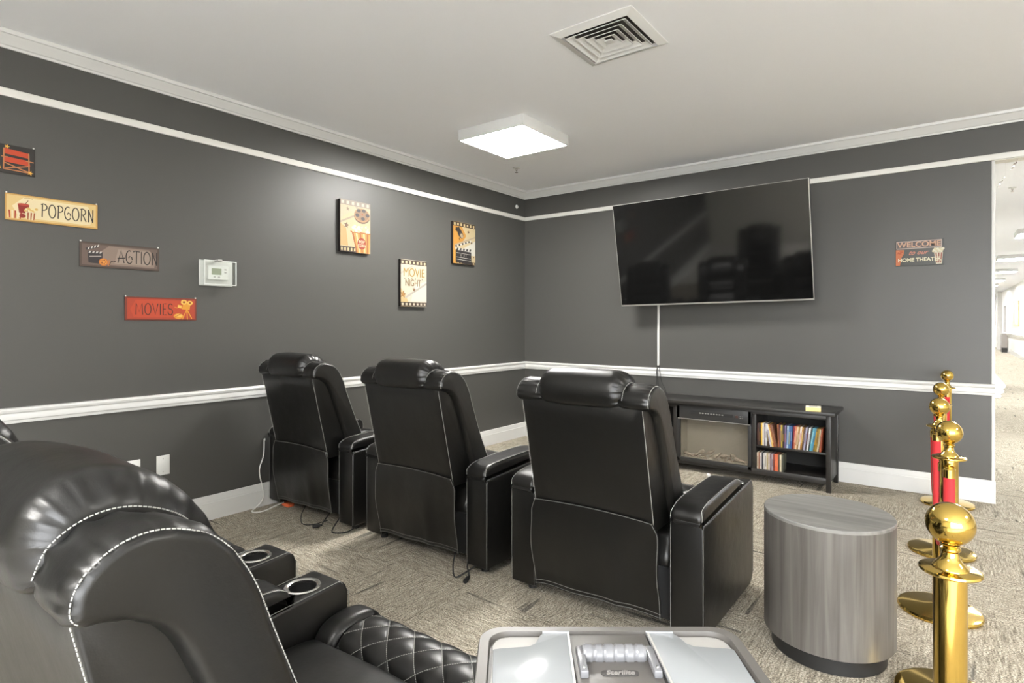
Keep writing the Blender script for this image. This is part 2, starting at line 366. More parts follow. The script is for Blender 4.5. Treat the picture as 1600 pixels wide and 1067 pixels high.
# ---------------------------------------------------------------- recliner
def offset_poly(P, d):
    n = len(P); out = []
    area = sum(P[i][0]*P[(i+1) % n][1]-P[(i+1) % n][0]*P[i][1] for i in range(n)); sg = 1 if area > 0 else -1
    for i in range(n):
        t = (P[(i+1) % n]-P[i-1]); L = max(1e-9, t.length); nx, ny = t[1]/L*sg, -t[0]/L*sg
        out.append((Vector((P[i][0]-nx*d, P[i][1]-ny*d)), (nx, ny)))
    return out
def puff(b, prof, x0, x1, r, ns=10, nm=2, n=5, bulge=0, disp=None, mi=0, raw=False, ri=None):
    """side profile (y,z) swept across x with rounded ends: an upholstered roll"""
    P = prof if raw else crom(prof, n); m = len(P); xs = []; ri = r if ri is None else ri
    for k in range(ns+1): a = PI/2*k/ns; xs.append((x0+r*(1-math.cos(a)), ri*(1-math.sin(a))))
    for k in range(1, nm): xs.append((x0+r+(x1-x0-2*r)*k/nm, 0))
    for k in range(ns, -1, -1): a = PI/2*k/ns; xs.append((x1-r*(1-math.cos(a)), ri*(1-math.sin(a))))
    vs = []; fs = []
    for x, d in xs:
        u = (x-x0)/(x1-x0)
        for i, (p, nn) in enumerate(offset_poly(P, d-bulge*math.sin(PI*u))):
            e = disp(x, i/m, u, p)*(1-d/ri if ri else 1) if disp else 0
            vs.append((x, p[0]+nn[0]*e, p[1]+nn[1]*e))
    R = len(xs)
    for k in range(R-1):
        for i in range(m): j = (i+1) % m; fs.append((k*m+i, k*m+j, (k+1)*m+j, (k+1)*m+i))
    fs.append(tuple(range(m))[::-1]); fs.append(tuple(range((R-1)*m, R*m)))
    b.add(vs, fs, mi); return P
def nz(x, y, z, s): return noise.noise(Vector((x*s, y*s, z*s)))
LE = K['leather']
def make_recliner(label):
    t = thing('recliner', label, 'recliner', (0,0,0), 0, 'black leather home theater recliners')
    # chassis
    MB().box(-.335, .335, .06, .70, .06, .38).build('base_frame', K['dark'], t, bevel=.01)
    for sx in (-1, 1):
        for y in (.08, .68): MB().lathe([(.022,0),(.020,.06)], 12, (sx*.42, y, 0)).build('foot', K['black'], t)
    # arms
    AP = [(0,.045),(.70,.035),(.735,.045),(.76,.08),(.762,.52),(.752,.55),(.73,.563),(0,.523)]
    for sx in (-1, 1):
        xa, xb = sorted((sx*.352, sx*.498)); cx = sx*.425
        m1 = MB().prism(AP, xa, xb, lambda p, q: (q, p[0], p[1])); arm = m1.build('arm', LE, t, bevel=.010, seg=3)
        cut = MB().lathe([(.0435,-.09),(.0435,.05)], 40, (cx, .645, .556)).build('cutter', LE)
        md = arm.modifiers.new('b', 'BOOLEAN'); md.operation = 'DIFFERENCE'; md.object = cut; md.solver = 'EXACT'
        bpy.context.view_layer.update()
        me = bpy.data.meshes.new_from_object(arm.evaluated_get(bpy.context.evaluated_depsgraph_get()))
        arm.modifiers.clear(); arm.data = me; bpy.data.objects.remove(cut)
        me.polygons.foreach_set('use_smooth', [True]*len(me.polygons)); me.set_sharp_from_angle(angle=math.radians(38))
        # cup holder
        cu = MB().lathe([(.0432,.002),(.042,-.085),(.0005,-.086),(.0005,-.080),(.040,-.079),(.0425,.003)], 40, (cx, .645, .5585), caps=False).build('cup_holder', K['cup'], t)
        MB().lathe([(.0435,.0),(.0545,.0),(.0550,.003),(.052,.006),(.0465,.0062),(.0415,.003),(.0415,-.006)], 48, (cx, .645, .5585), caps=False).build('cup_ring', K['chrome'], cu)
        # pad
        PP = [(.004,.524),(-.010,.538),(-.008,.562),(.015,.588),(.07,.604),(.20,.612),(.40,.618),(.51,.614),(.552,.598),(.566,.575),(.560,.560),(.30,.545)]
        b = MB(); puff(b, PP, xa+.004, xb-.004, .022, 6, 6, 5, disp=lambda x, s, u, p: .0025*nz(x, p[0], p[1], 9)*math.sin(PI*u))
        pad = b.build('arm_pad', LE, t)
        # seams on the arm: rear edges, top edges, front edges
        for xe in (xa+.003, xb-.003):
            s1 = MB()
            s1.tube([(xe, -.0012, .05), (xe, -.0012, .518)], .0011, 5)
            s1.tube([(xe, .0, .5255), (xe, .30, .5425), (xe, .60, .5585), (xe, .73, .5645), (xe, .7635, .52), (xe, .7635, .08)], .0011, 5)
            if xe < (xa+xb)/2: s1.tube([(xa+.003, -.0012, .521), (xb-.003, -.0012, .521)], .0011, 5)
            s1.build('seam_piping', K['piping'], arm)
        for xe, xq in ((xa+.013, xa+.006), (xb-.013, xb-.006)):
            s2 = MB()
            s2.tube(bez([(xe, .010, .5855), (xe, .07, .6022), (xe, .20, .6105), (xe, .40, .6163), (xe, .51, .6122), (xe, .553, .595)], 6), .0010, 5)
            s2.tube(bez([(xe, .010, .5855), (xq, -.004, .565), (xq, -.006, .54)], 4), .0010, 5)
            s2.build('pad_stitching', K['thread'], pad)
    # back shell with the flat rear panel
    def shell(y): return y
    SP = [Vector(p) for p in ((-.052,.47),(-.172,1.012),(-.160,1.030),(-.10,1.03),(-.03,.96),(.04,.80),(.10,.64),(.17,.48))]
    def ps(a, b, n): return [a.lerp(b, k/n) for k in range(n)]
    Q = []
    for a, c in zip(SP, SP[1:]+SP[:1]): Q += ps(a, c, 8)
    b = MB()
    def sd(x, s, u, p):
        bow = -.010*(1-(x/.3)**2) if s < .14 else 0
        side = 0
        return .004*nz(x, p[0], p[1], 5)
    puff(b, Q, -.305, .305, .007, 3, 14, raw=True, disp=sd)
    sh = b.build('back_shell', LE, t, ang=50)
    # side gusset folds
    s1 = MB()
    for sx in (-1, 1):
        MB().dashes([(sx*.3035, -.0535, .48), (sx*.3045, -.115, .75), (sx*.3035, -.173, 1.01)], .00105).build('seam_piping', K['thread'], sh)
    # side bolsters
    BP = [(-.176,1.014),(-.186,1.045),(-.168,1.082),(-.125,1.108),(-.07,1.108),(-.005,1.075),(.045,1.005),(.085,.90),(.135,.77),(.185,.66),(.225,.57),(.235,.50),(.18,.47),(.115,.50),
          (.065,.62),(.02,.74),(-.03,.87),(-.07,.955),(-.115,.995)]
    for sx in (-1, 1):
        xa, xb = sorted((sx*.185, sx*.338))
        def bd(x, s, u, p, sx=sx):
            e = .004*nz(x*1.3, p[0], p[1], 8)
            top = max(0, min(1, (p[1]-.93)/.12))
            edge = abs(x-sx*.318)/.03
            # gathers along the outer arch and at the join with the headrest
            e += .0022*top*math.sin(s*210+5*nz(s*4, 1, 0, 4))*math.exp(-edge*edge)
            ed2 = abs(x-sx*.20)/.035
            e += -.006*top*math.exp(-ed2*ed2)+.0035*top*math.sin(s*140)*math.exp(-ed2*ed2)
            e += .0022*math.sin(p[1]*60+x*20)*max(0, min(1, (p[0]-.0)/.06))
            # a pulled fold near the rear top corner
            return e
        b = MB(); P = puff(b, BP, xa, xb, .036, 10, 8, 7, disp=bd, ri=.019)
        bo = b.build('side_bolster', LE, t, ang=60)
        s1 = MB(); off = offset_poly(P, .019*(1-math.sin(math.radians(38)))-.0003)
        seg = [i for i in range(len(P)) if i <= 7*11]
        xo = sx*(.338-.036*(1-math.cos(math.radians(38))))
        s1.dashes([(xo, off[i][0][0]+off[i][1][0]*.0015, off[i][0][1]+off[i][1][1]*.0008) for i in seg], .00105)
        s1.build('stitching', K['thread'], bo)
    # headrest roll
    HP = [(-.176,1.012),(-.196,1.045),(-.200,1.09),(-.178,1.135),(-.130,1.160),(-.07,1.158),(-.01,1.13),(.045,1.07),(.085,.99),(.105,.91),(.09,.86),(.04,.88),(-.02,.96),(-.09,1.0)]
    def hd(x, s, u, p):
        top = max(0, min(1, (p[1]-.95)/.08)); a = abs(x)/.215
        g = max(0, (a-.66)/.34)
        e = -.014*g*g+.0058*g*g*math.sin(s*175+6*nz(s*3, 0, 0, 4))*top+.0035*nz(x, p[0], p[1], 6)
        return e
    b = MB(); puff(b, HP, -.215, .215, .050, 9, 26, 7, bulge=.006, disp=hd)
    hr = b.build('headrest', LE, t, ang=60)
    s1 = MB()
    for sx in (-1, 1):
        pts = bez([(sx*.217, -.186, 1.046), (sx*.217, -.168, 1.084), (sx*.217, -.125, 1.1095), (sx*.217, -.07, 1.110), (sx*.217, -.004, 1.078), (sx*.217, .045, 1.01)], 8)
        MB().dashes(pts, .00105).build('stitching', K['thread'], hr)
    # front lumbar cushions
    for (ya, za, yb, zb) in ((.06,.87,.13,.70),(.125,.69,.20,.50)):
        CP = [(ya-.06, za-.01), (ya, za), (ya+.055, (za*2+zb)/3), (yb+.05, (za+2*zb)/3), (yb, zb), (yb-.07, zb)]
        b = MB(); puff(b, CP, -.20, .20, .03, 5, 6, 5); b.build('back_cushion', LE, t)
    # rear skirt
    b = MB(); nx, nzz = 44, 40; top = []; vs = []
    def sk(u, w):     # u across -1..1, w 0 top .. 1 bottom
        hw = .326*(1-.07*max(0, 1-w*9)) ; z = .530-.012*(u*u)-w*(.425-.012*u)
        y = -.074+.036*w-.010*math.sin(PI*w)
        fold = .010*math.sin(u*5+2*w)*w+.012*math.exp(-((u-.35)/.12)**2)*w*w+.012*nz(u*.4, w*.3, 0, 4)*w+.0015*nz(u, w*.4, 3, 5)
        zz = z+(.004*math.sin(u*6+1)*w**6)
        return (u*hw+.004*math.sin(w*9), y-fold, zz)
    for side in (0, 1):
        for j in range(nzz+1):
            for i in range(nx+1):
                p = sk(-1+2*i/nx, j/nzz); vs.append((p[0], p[1]+side*.005, p[2]))
    o = (nx+1)*(nzz+1); fs = []
    for j in range(nzz):
        for i in range(nx):
            a = j*(nx+1)+i; fs += [(a, a+1, a+nx+2, a+nx+1), (o+a, o+a+nx+1, o+a+nx+2, o+a+1)]
    for i in range(nx): fs += [(i, o+i, o+i+1, i+1)]; a = nzz*(nx+1)+i; fs += [(a, a+1, o+a+1, o+a)]
    for j in range(nzz): a = j*(nx+1); c = a+nx; e = nx+1; fs += [(a, a+e, o+a+e, o+a), (c, o+c, o+c+e, c+e)]
    skt = b.add(vs, fs).build('rear_skirt', LE, t, ang=60)
    s1 = MB()
    def row(f): s1.tube([Vector(sk(*f(k/40)))+Vector((0, -.0012, 0)) for k in range(41)], .0011, 5)
    row(lambda q: (-.985, q)); row(lambda q: (.985, q)); row(lambda q: (-1+2*q, .985)); row(lambda q: (-1+2*q, .945)); row(lambda q: (-1+2*q, .004))
    s1.build('skirt_piping', K['piping'], skt)
    # seat
    ST = [(.05,.30),(.05,.42),(.12,.452),(.35,.458),(.56,.452),(.63,.43),(.64,.36),(.62,.28)]
    b = MB(); puff(b, ST, -.348, .348, .03, 6, 8, 5, bulge=.008, disp=lambda x, s, u, p: .003*nz(x, p[0], p[1], 5)); b.build('seat', LE, t)
    # front roll: smooth ends, quilted middle
    RP = [(.60,.30),(.612,.40),(.628,.448),(.668,.478),(.74,.486),(.80,.470),(.835,.42),(.845,.33),(.84,.20),(.83,.10),(.76,.10),(.70,.2)]
    for sx in (-1, 1):
        xa, xb = sorted((sx*.255, sx*.350)); b = MB(); puff(b, RP, xa, xb, .028, 6, 4, 6); b.build('seat_roll_end', LE, t)
    pr = .105; P0 = crom(RP, 14); m = len(P0); L = [0]
    for a, c in zip(P0, P0[1:]): L.append(L[-1]+(c-a).length)
    def qd(x, s):
        a = (x*1.0+s*.9)/pr; c = (x*1.0-s*.9)/pr
        return .0055*(abs(math.sin(PI*a))*abs(math.sin(PI*c)))**.45
    off = offset_poly(P0, .012); nxq = 130; vs = []; fs = []
    for k in range(nxq+1):
        x = -.258+.516*k/nxq; ed = min(1, (.258-abs(x))/.015); e0 = -.012*(1-ed)**2
        for i in range(m): p, nn = off[i]; e = qd(x, L[i])*ed+e0; vs.append((x, p[0]+nn[0]*e, p[1]+nn[1]*e))
    for k in range(nxq):
        for i in range(m): j = (i+1) % m; fs.append((k*m+i, k*m+j, (k+1)*m+j, (k+1)*m+i))
    fs.append(tuple(range(m))[::-1]); fs.append(tuple(range(nxq*m, (nxq+1)*m)))
    qr = MB().add(vs, fs).build('quilted_seat_roll', LE, t, ang=60)
    s1 = MB(); smax = L[int(m*.80)]
    def onq(x, s):
        i = max(k for k in range(m) if L[k] <= s) if s > 0 else 0; i = min(i, m-2); tt = (s-L[i])/max(1e-9, L[i+1]-L[i])
        p = off[i][0].lerp(off[i+1][0], tt); nn = off[i][1]; return (x, p[0]+nn[0]*.0016, p[1]+nn[1]*.0016)
    for sg in (1, -1):
        for k in range(-14, 15):
            c0 = k*pr; pts = []
            for q in range(61):
                s = smax*q/60; x = c0-sg*s*.9
                if abs(x) <= .25 and s > .09: pts.append(onq(x, s))
            if len(pts) > 2: s1.dashes(pts, .0009, .0042, .0024)
    s1.build('diamond_stitching', K['thread'], qr)
    return t
r0 = make_recliner('black leather recliner in the front row nearest the drum table, seen from behind')
r0.location = (-1.300, 2.382, 0)
dup(r0, (-2.462, 2.385, 0), 0, 'black leather recliner in the middle of the front row of three')
dup(r0, (-3.582, 2.375, 0), 0, 'black leather recliner in the front row beside the left wall and white cord')
dup(r0, (-1.140, .396, 0), math.radians(1.5), 'large foreground black leather recliner with quilted seat behind the grey tote')
dup(r0, (-2.325, .406, 0), math.radians(1.5), 'black leather recliner mostly hidden behind the foreground recliner, its cup holder showing')
# cords
def cord(name, pts, r, m, label, cat='cord'): return tag(MB().tube(bez(pts, 7), r, 7).build(name, m), label, cat)
t = thing('extension_cord', 'white cord looping down to the floor beside the wall side recliner', 'cord', (0,0,0))
MB().tube(bez([(-4.083,2.335,.50),(-4.083,2.33,.38),(-4.080,2.295,.27),(-4.072,2.32,.12),(-4.068,2.31,.05),(-4.055,2.25,.012),(-4.02,2.205,.007),(-3.975,2.205,.007),(-3.955,2.26,.007),(-3.955,2.34,.02),(-3.96,2.42,.03)], 7), .0045, 8).build('cable', K['cable_white'], t)
MB().box(-4.0835, -4.0795, 2.3325, 2.3425, .49, .505).build('cord_end', K['cable_white'], t)
def power_cord(pts, plug, ang, label):
    t = thing('power_cord', label, 'cord', (0,0,0), 0, 'black power cords under the front row')
    MB().tube(bez(pts, 7), .0045, 7).build('cable', K['rubber'], t)
    dv = Vector((math.cos(ang), math.sin(ang), 0)); p = Vector(plug)
    MB().tube([p, p+dv*.012, p+dv*.02, p+dv*.05, p+dv*.052, p+dv*.06], .011, 8, rfun=lambda q: (.007 if q < .3 else .012)).build('plug', K['rubber'], t)
power_cord([(-3.42,2.50,.10),(-3.37,2.38,.05),(-3.34,2.33,.035),(-3.325,2.315,.03)], (-3.325,2.31,.025), -1.9, 'short black power cord and plug hanging under the wall side recliner')
tag(MB().tube(bez([(-3.28,2.45,.08),(-3.24,2.34,.02),(-3.19,2.30,.006),(-3.13,2.36,.006),(-3.12,2.46,.03)], 7), .0045, 7).build('black_cable', K['rubber']), 'black cable loop on the carpet between the two left recliners', 'cord')
tag(MB().tube(bez([(-3.62,2.40,.10),(-3.56,2.31,.05),(-3.49,2.27,.01),(-3.42,2.31,.008),(-3.36,2.38,.03)], 7), .003, 7).build('black_cable', K['rubber']), 'thin black cable drooping under the skirt of the wall side recliner', 'cord')
power_cord([(-2.12,2.45,.10),(-2.09,2.37,.05),(-2.06,2.345,.03),(-2.045,2.33,.02)], (-2.04,2.325,.015), -1.2, 'short black power cord and plug beside the middle recliner')
tag(MB().tube(bez([(-2.20,2.40,.10),(-2.16,2.33,.05),(-2.11,2.29,.008),(-2.08,2.33,.02),(-2.05,2.42,.05)], 7), .0045, 7).build('black_cable', K['rubber']), 'black cable bent onto the carpet under the middle recliner', 'cord')
tag(MB().box(-3.99, -3.90, 2.42, 2.47, 0, .022).build('orange_strip', K['orange'], bevel=.004), 'small orange strip on the floor under the wall side recliner', 'strip')
# ---------------------------------------------------------------- television
t = thing('television', 'large black wall mounted television tilted down with silver edge', 'television', (-1.795, 5.361, 2.0555), 0)
t.rotation_euler = (math.radians(0), 0, .0228)
tl = Matrix.Rotation(.0143, 4, 'Y').inverted() @ Matrix.Identity(4)
w2, h2 = .889, .511
def tvbuild(b, name, m, par, **k):
    R = Matrix.Rotation(.1853, 4, 'X') @ Matrix.Rotation(-.0143, 4, 'Y')
    b.v = [tuple(R @ Vector(v)) for v in b.v]; return b.build(name, m, par, **k)
tvbuild(MB().box(-w2, w2, .004, .040, -h2, h2), 'back_case', K['black'], t, bevel=.004)
tvbuild(MB().box(-w2, w2, -.004, .012, h2-.003, h2).box(-w2, w2, -.004, .012, -h2, -h2+.014).box(-w2, -w2+.004, -.004, .012, -h2, h2).box(w2-.006, w2, -.004, .012, -h2, h2), 'bezel', K['bezel'], t)
tvbuild(MB().box(-w2+.004, w2-.006, -.002, .010, -h2+.014, h2-.003), 'screen', K['screen'], t, smooth=False)
MB().box(-.3, .3, .315, .332, -.2, .2).box(-.25, -.21, .05, .33, .0, .05).box(.21, .25, .05, .33, .0, .05).box(-.25, -.21, .05, .12, -.18, .18).box(.21, .25, .05, .12, -.18, .18).build('wall_bracket', K['black'], t)
tag(MB().box(-2.401, -2.379, YB-.016, YB, .93, 1.62).build('cable_raceway', K['white'], bevel=.003), 'thin white vertical cable cover below the television', 'cable cover')
for k, (dx, dy, lab) in enumerate(((-.006, -.03, 'leftmost thin black cable dropping from the white cable cover'), (.004, -.02, 'middle thin black cable dropping from the white cable cover'), (.06, -.06, 'black cable swinging right from the white cable cover'))):
    tag(MB().tube(bez([(-2.39+dx*.2, YB-.008, .935), (-2.39+dx*.5, YB-.045, .88), (-2.39+dx, YB+dy-.01, .77), (-2.39+dx*1.6, YB+dy, .69), (-2.39+dx*2, YB-.03, .55)], 6), .0035, 6).build('tv_cable', K['rubber']), lab, 'cable', 'black cables below the television')
# ---------------------------------------------------------------- media console
t = thing('media_console', 'black media console with built in electric fireplace and open shelves', 'media console', (-1.685, 5.24, 0))
KC = K['console']; hw = .94; D = .42
MB().box(-hw-.035, hw+.035, -.035, D+.01, .622, .650).build('tabletop', KC, t, bevel=.004)
for sx in (-1, 1):
    b = MB(); xa, xb = sorted((sx*hw, sx*(hw-.035))); b.box(xa, xb, 0, .035, 0, .622).box(xa, xb, D-.035, D, 0, .622).box(xa+.008, xb-.008, .035, D-.035, .075, .622)
    b.build('end_panel', KC, t, bevel=.002)
b = MB(); b.box(-hw+.035, hw-.035, .0, .03, .565+.02, .622).build('top_rail', KC, t, bevel=.002)
MB().box(-hw+.035, hw-.035, .002, .03, .065, .115).build('bottom_rail', KC, t, bevel=.002)
MB().box(-hw+.03, hw-.03, .03, D, .095, .113).build('bottom_shelf', KC, t)
MB().box(-hw+.03, hw-.03, D-.012, D-.004, .1, .622).build('back_board', K['console_dark'], t)
for sx in (-1, 1):
    xa, xb = sorted((sx*.335, sx*.370)); MB().box(xa, xb, .002, D-.012, .113, .600).build('divider', KC, t, bevel=.002)
    xa, xb = sorted((sx*.370, sx*(hw-.03))); MB().box(xa, xb, .012, D-.012, .300, .318).build('shelf', KC, t, bevel=.002)
b = MB(); fr = b; fx = .333
b.box(-fx, -fx+.03, -.006, .03, .092, .600).box(fx-.03, fx, -.006, .03, .092, .600).box(-fx, fx, -.006, .03, .480, .600).box(-fx, fx, -.006, .03, .092, .125)
ff = b.build('fireplace', K['black'], t, bevel=.003)
MB().box(-fx+.012, fx-.012, -.010, -.005, .483, .490).box(-.03, .03, -.011, -.005, .478, .484).build('silver_strip', K['bezel'], ff)
MB().box(-.20, .18, -.008, -.005, .535, .562).build('air_slot', mat('slot_dark', (.008, .008, .008), .7), ff)
b = MB()
for k in range(9): b.box(-.12+.025*k, -.105+.025*k, -.0095, -.0075, .544, .553)
b.build('slot_slats', K['bezel'], ff)
MB().box(.20, .222, -.0085, -.005, .535, .555, 0).box(.236, .246, -.0085, -.005, .546, .553, 1).box(.252, .262, -.0085, -.005, .546, .553, 1).box(.236, .246, -.0085, -.005, .531, .538, 1).box(.252, .262, -.0085, -.005, .531, .538, 1).build('buttons', [mat('dim_red_display', (.06, .02, .015), .4), K['piping']], ff)
MB().box(-.303, .303, .006, .009, .125, .480).build('glass_pane', K['glass'], ff, smooth=False)
MB().box(-.303, .303, .19, .2, .125, .480).box(-.303, .303, .03, .2, .120, .128).box(-.306, -.302, .03, .2, .125, .48).box(.302, .306, .03, .2, .125, .48).build('firebox', K['greige'], ff, smooth=False)
for k in range(7):
    b = MB(); a = random.uniform(-.5, .5); L_ = random.uniform(.09, .15); x = -.24+.08*k; y = .07+.03*(k % 3); z = .145+.012*(k % 2)+.02*(k in (2, 4))
    pts = [(x+math.cos(a)*L_*(q-.5), y+.3*math.sin(a)*L_*(q-.5), z+.035*math.sin(a*2.3+k)*(q-.5)*2) for q in [i/8 for i in range(9)]]
    b.tube(pts, .016, 9, rfun=lambda q, k=k: .013+.006*math.sin(q*9+k)); b.build('fake_log', K['log'], ff)
b = MB()
for k in range(70): b.sphere((random.uniform(-.29, .29), random.uniform(.04, .16), .133), random.uniform(.006, .014), n=6)
tag(b.build('ember_bed', K['log'], ff), kind='stuff')
tag(MB().lathe([(.011,0),(.016,.007),(.016,.02),(.011,.027)], 16, (-1.700, 5.17, 0)).build('floor_stop', K['white']), 'small white round object on the carpet before the fireplace', 'stop')
# small yellow box on the console
t2 = thing('small_box', 'small yellow and white box on the console top', 'box', (-.875, 5.262, .650), .15)
MB().box(-.055, .055, -.045, .045, 0, .032).build('box_body', K['yellowbox'], t2, bevel=.002)
MB().box(-.055, .055, -.045, .045, .032, .038).build('box_lid', mat('cream_card', (.85, .80, .66), .6), t2, bevel=.001)
MB().box(-.03, .03, -.014, .012, .038, .0384).build('lid_mark', C(90, 75, 60), t2)
# DVD cases and CD cases
def case(x, lean, w, h, dep, c1, c2, nm, label, z, group, bands=2, yf=5.262):
    t = bpy.data.objects.new(nm, None); COL.objects.link(t); t.location = (x, yf, z); t.rotation_euler = (0, lean, 0)
    tag(t, label, 'disc case', group)
    MB().box(-w/2, w/2, .0, dep, 0, h).build('cover', C(*c1, rough=.35) if False else C(*c1), t, bevel=.0008)
    b = MB(); z0 = h*.12
    c3 = tuple(int(p*.5+q*.5) for p, q in zip(c1, c2)); qa = random.uniform(.15, .4); qb = random.uniform(.6, .88)
    b.box(-w*.30, w*.30, -.0006, .0, h*qa, h*qb)
    b.build('spine_label', C(*c3), t); return t
UP = [ # zoomed x centre, lean (deg, + = top to the right), colour, label colour, name
 (108,0,(70,40,38),(150,90,60),'dark maroon'),(140,1,(60,45,35),(175,120,60),'dark brown'),
 (188,0,(222,178,50),(240,205,90),'bright yellow'),(222,0,(236,230,214),(170,160,150),'cream'),(256,0,(120,112,128),(200,198,205),'grey violet'),(282,1,(226,226,224),(120,110,100),'white banded'),(322,1,(96,76,58),(225,205,150),'brown with cream stripe'),
 (400,-9,(214,214,222),(120,110,150),'pale lavender leaning'),(440,-10,(240,200,110),(245,235,200),'butter yellow leaning'),(478,-12,(150,85,48),(215,160,80),'rust brown leaning'),(520,-13,(120,78,58),(190,130,80),'tawny leaning'),
 (552,-2,(172,100,56),(90,60,50),'orange brown'),(586,0,(112,72,92),(205,160,120),'plum'),(614,0,(190,168,40),(80,60,90),'mustard yellow'),(648,0,(52,40,44),(230,180,60),'black and amber'),(686,1,(108,92,132),(185,110,80),'dusty purple'),
 (730,2,(178,200,226),(66,104,160),'pale blue'),(768,2,(70,112,164),(224,196,80),'blue with yellow spots'),(808,2,(58,92,148),(160,176,200),'deep blue'),(848,4,(122,24,46),(160,60,70),'crimson'),
 (884,6,(206,120,84),(240,200,170),'coral'),(918,6,(226,196,160),(150,90,60),'pale tan'),(952,6,(170,130,72),(226,216,196),'golden brown'),(988,6,(226,214,206),(196,110,90),'off white'),(1024,6,(176,124,44),(240,226,180),'ochre'),(1060,7,(92,70,56),(180,160,140),'umber'),
 (1094,7,(168,166,190),(90,80,110),'lilac grey'),(1126,7,(60,48,50),(150,60,60),'near black'),(1158,7,(232,232,232),(130,120,140),'plain white'),(1192,8,(40,52,54),(86,120,120),'dark green'),
 (1222,9,(86,164,184),(190,220,230),'turquoise'),(1258,9,(70,140,170),(40,80,110),'teal'),(1292,9,(112,92,20),(230,170,40),'olive and gold'),(1328,9,(150,120,36),(90,60,20),'dark gold'),(1366,9,(206,190,160),(120,100,80),'beige'),(1395,4,(180,86,48),(90,40,30),'burnt orange')]
for zx, ln, c1, c2, nm in UP:
    x = -1.317+(zx-100)*.000408+ (0 if ln >= 0 else .004)
    h = .190; sh = -math.tan(math.radians(ln))*h*.5
    x = -1.303+(zx-108)/(1395-108)*(.478)+(-math.sin(math.radians(ln))*.062 if ln > 5 else 0)+(.0)
    case(x, math.radians(ln), .0128, h, .135, c1, c2, 'dvd_case', nm+' disc case on the upper shelf of the console', .318+abs(math.sin(math.radians(ln)))*.0066, 'disc cases on the upper console shelf', yf=5.258 if not (ln < -5) else 5.235)
LO = [((226,214,190),(150,120,90),'cream'),((158,110,84),(120,80,60),'clay brown'),((228,226,220),(160,150,150),'white'),((40,42,56),(80,80,100),'navy black'),((196,194,190),(230,226,220),'light grey'),((228,222,210),(120,110,100),'ivory'),((190,172,132),(150,130,90),'khaki'),((210,200,186),(130,100,90),'stone'),((130,104,112),(180,160,170),'mauve'),((176,168,176),(100,90,100),'pale mauve'),((140,60,46),(90,40,30),'brick red'),((232,112,70),(240,140,90),'orange'),((236,118,74),(240,160,110),'second orange'),((92,70,50),(60,50,40),'dark brown'),((236,226,196),(190,170,130),'pale cream'),((96,98,84),(70,70,60),'olive grey')]
for i, (c1, c2, nm) in enumerate(LO):
    case(-1.3045+i*.0131, 0, .0124, .142, .125, c1, c2, 'cd_case', nm+' disc case on the lower shelf of the console', .113, 'disc cases on the lower console shelf', 1, yf=5.250)
# ---------------------------------------------------------------- drum tables
t = thing('drum_table', 'round grey wood drum side table on a black plinth', 'side table', (-.4045, 2.754, 0), 0)
n = 64
MB().lathe([(.215,0),(.215,.075)], n).build('plinth', K['plinth'], t)
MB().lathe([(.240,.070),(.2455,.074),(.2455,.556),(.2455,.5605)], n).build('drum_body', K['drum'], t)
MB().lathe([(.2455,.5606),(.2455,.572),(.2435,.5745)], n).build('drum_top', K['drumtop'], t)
# ---------------------------------------------------------------- stanchions
def make_stanchion(label):
    t = thing('stanchion', label, 'stanchion', (0,0,0), 0, 'gold rope stanchions')
    MB().lathe([(.158,0),(.166,.003),(.168,.012),(.164,.020),(.150,.023),(.06,.028),(.034,.034)], 64).build('base', K['gold'], t)
    MB().lathe([(.0278,.030),(.0278,.868),(.0300,.869),(.0300,.878)], 40).build('pole', K['gold'], t)
    b = MB().lathe([(.020,.876),(.050,.877),(.0525,.880),(.0515,.884),(.044,.887),(.030,.886),(.024,.890)], 48)
    b.build('rope_ring', K['gold'], t)
    MB().lathe([(.031,.886),(.030,.890),(.022,.898),(.0155,.908),(.0140,.918),(.0175,.922),(.0175,.926),(.0145,.929),(.0170,.934)], 40).build('neck', K['gold'], t)
    MB().sphere((0, 0, .973), .0415, n=40).build('ball_finial', K['gold'], t)
    return t
ST5 = [(.005, 1.434), (.006, 2.631), (-.029, 3.410), (-.028, 4.30), (.001, 5.455)]
labs = ['tall gold stanchion in the foreground, nearest the viewer', 'second nearest gold stanchion, behind the foreground one', 'middle gold stanchion of the row of five', 'gold stanchion next to last before the dark wall', 'farthest gold stanchion, closest to the dark wall']
s0 = make_stanchion(labs[0]); s0.location = (*ST5[0], 0)
for i in range(1, 5): dup(s0, (*ST5[i], 0), 0, labs[i])
rl = ['red velvet rope from the foreground stanchion to the second', 'red velvet rope from the second stanchion to the middle one', 'red velvet rope from the middle stanchion to the fourth', 'red velvet rope from the fourth stanchion to the farthest']
for i in range(4):
    a = Vector((*ST5[i], 0)); c = Vector((*ST5[i+1], 0)); dv = (c-a); L_ = dv.length; dv.normalize(); sd = (.0, -.012, -.018, .0)[i]
    t = thing('velvet_rope', rl[i], 'rope', (a.x, a.y, 0), 0, 'red velvet ropes')
    side = Vector((dv.y, -dv.x, 0))
    def P(q):
        d = .048+(L_-.096)*q; e = 4*q*(1-q); z = .822-.36*(e**.6)
        return dv*d+side*sd+Vector((0, 0, z))
    MB().tube([P(k/48) for k in range(49)], .0172, 14).build('rope', K['red'], t)
    for q in (0, 1):
        p0 = P(q); b = MB().lathe([(.0178,-.004),(.0195,-.003),(.0195,.026),(.015,.031),(.0178,.034),(.010,.040)], 20, tuple(p0)); b.build('end_cap', K['gold'], t)
        cc = p0+Vector((0, 0, .050)); b = MB(); b.tube([cc+dv*(math.cos(k*PI/8)*.010)+Vector((0, 0, math.sin(k*PI/8)*.014)) for k in range(17)], .0026, 7); b.build('hook', K['gold'], t)
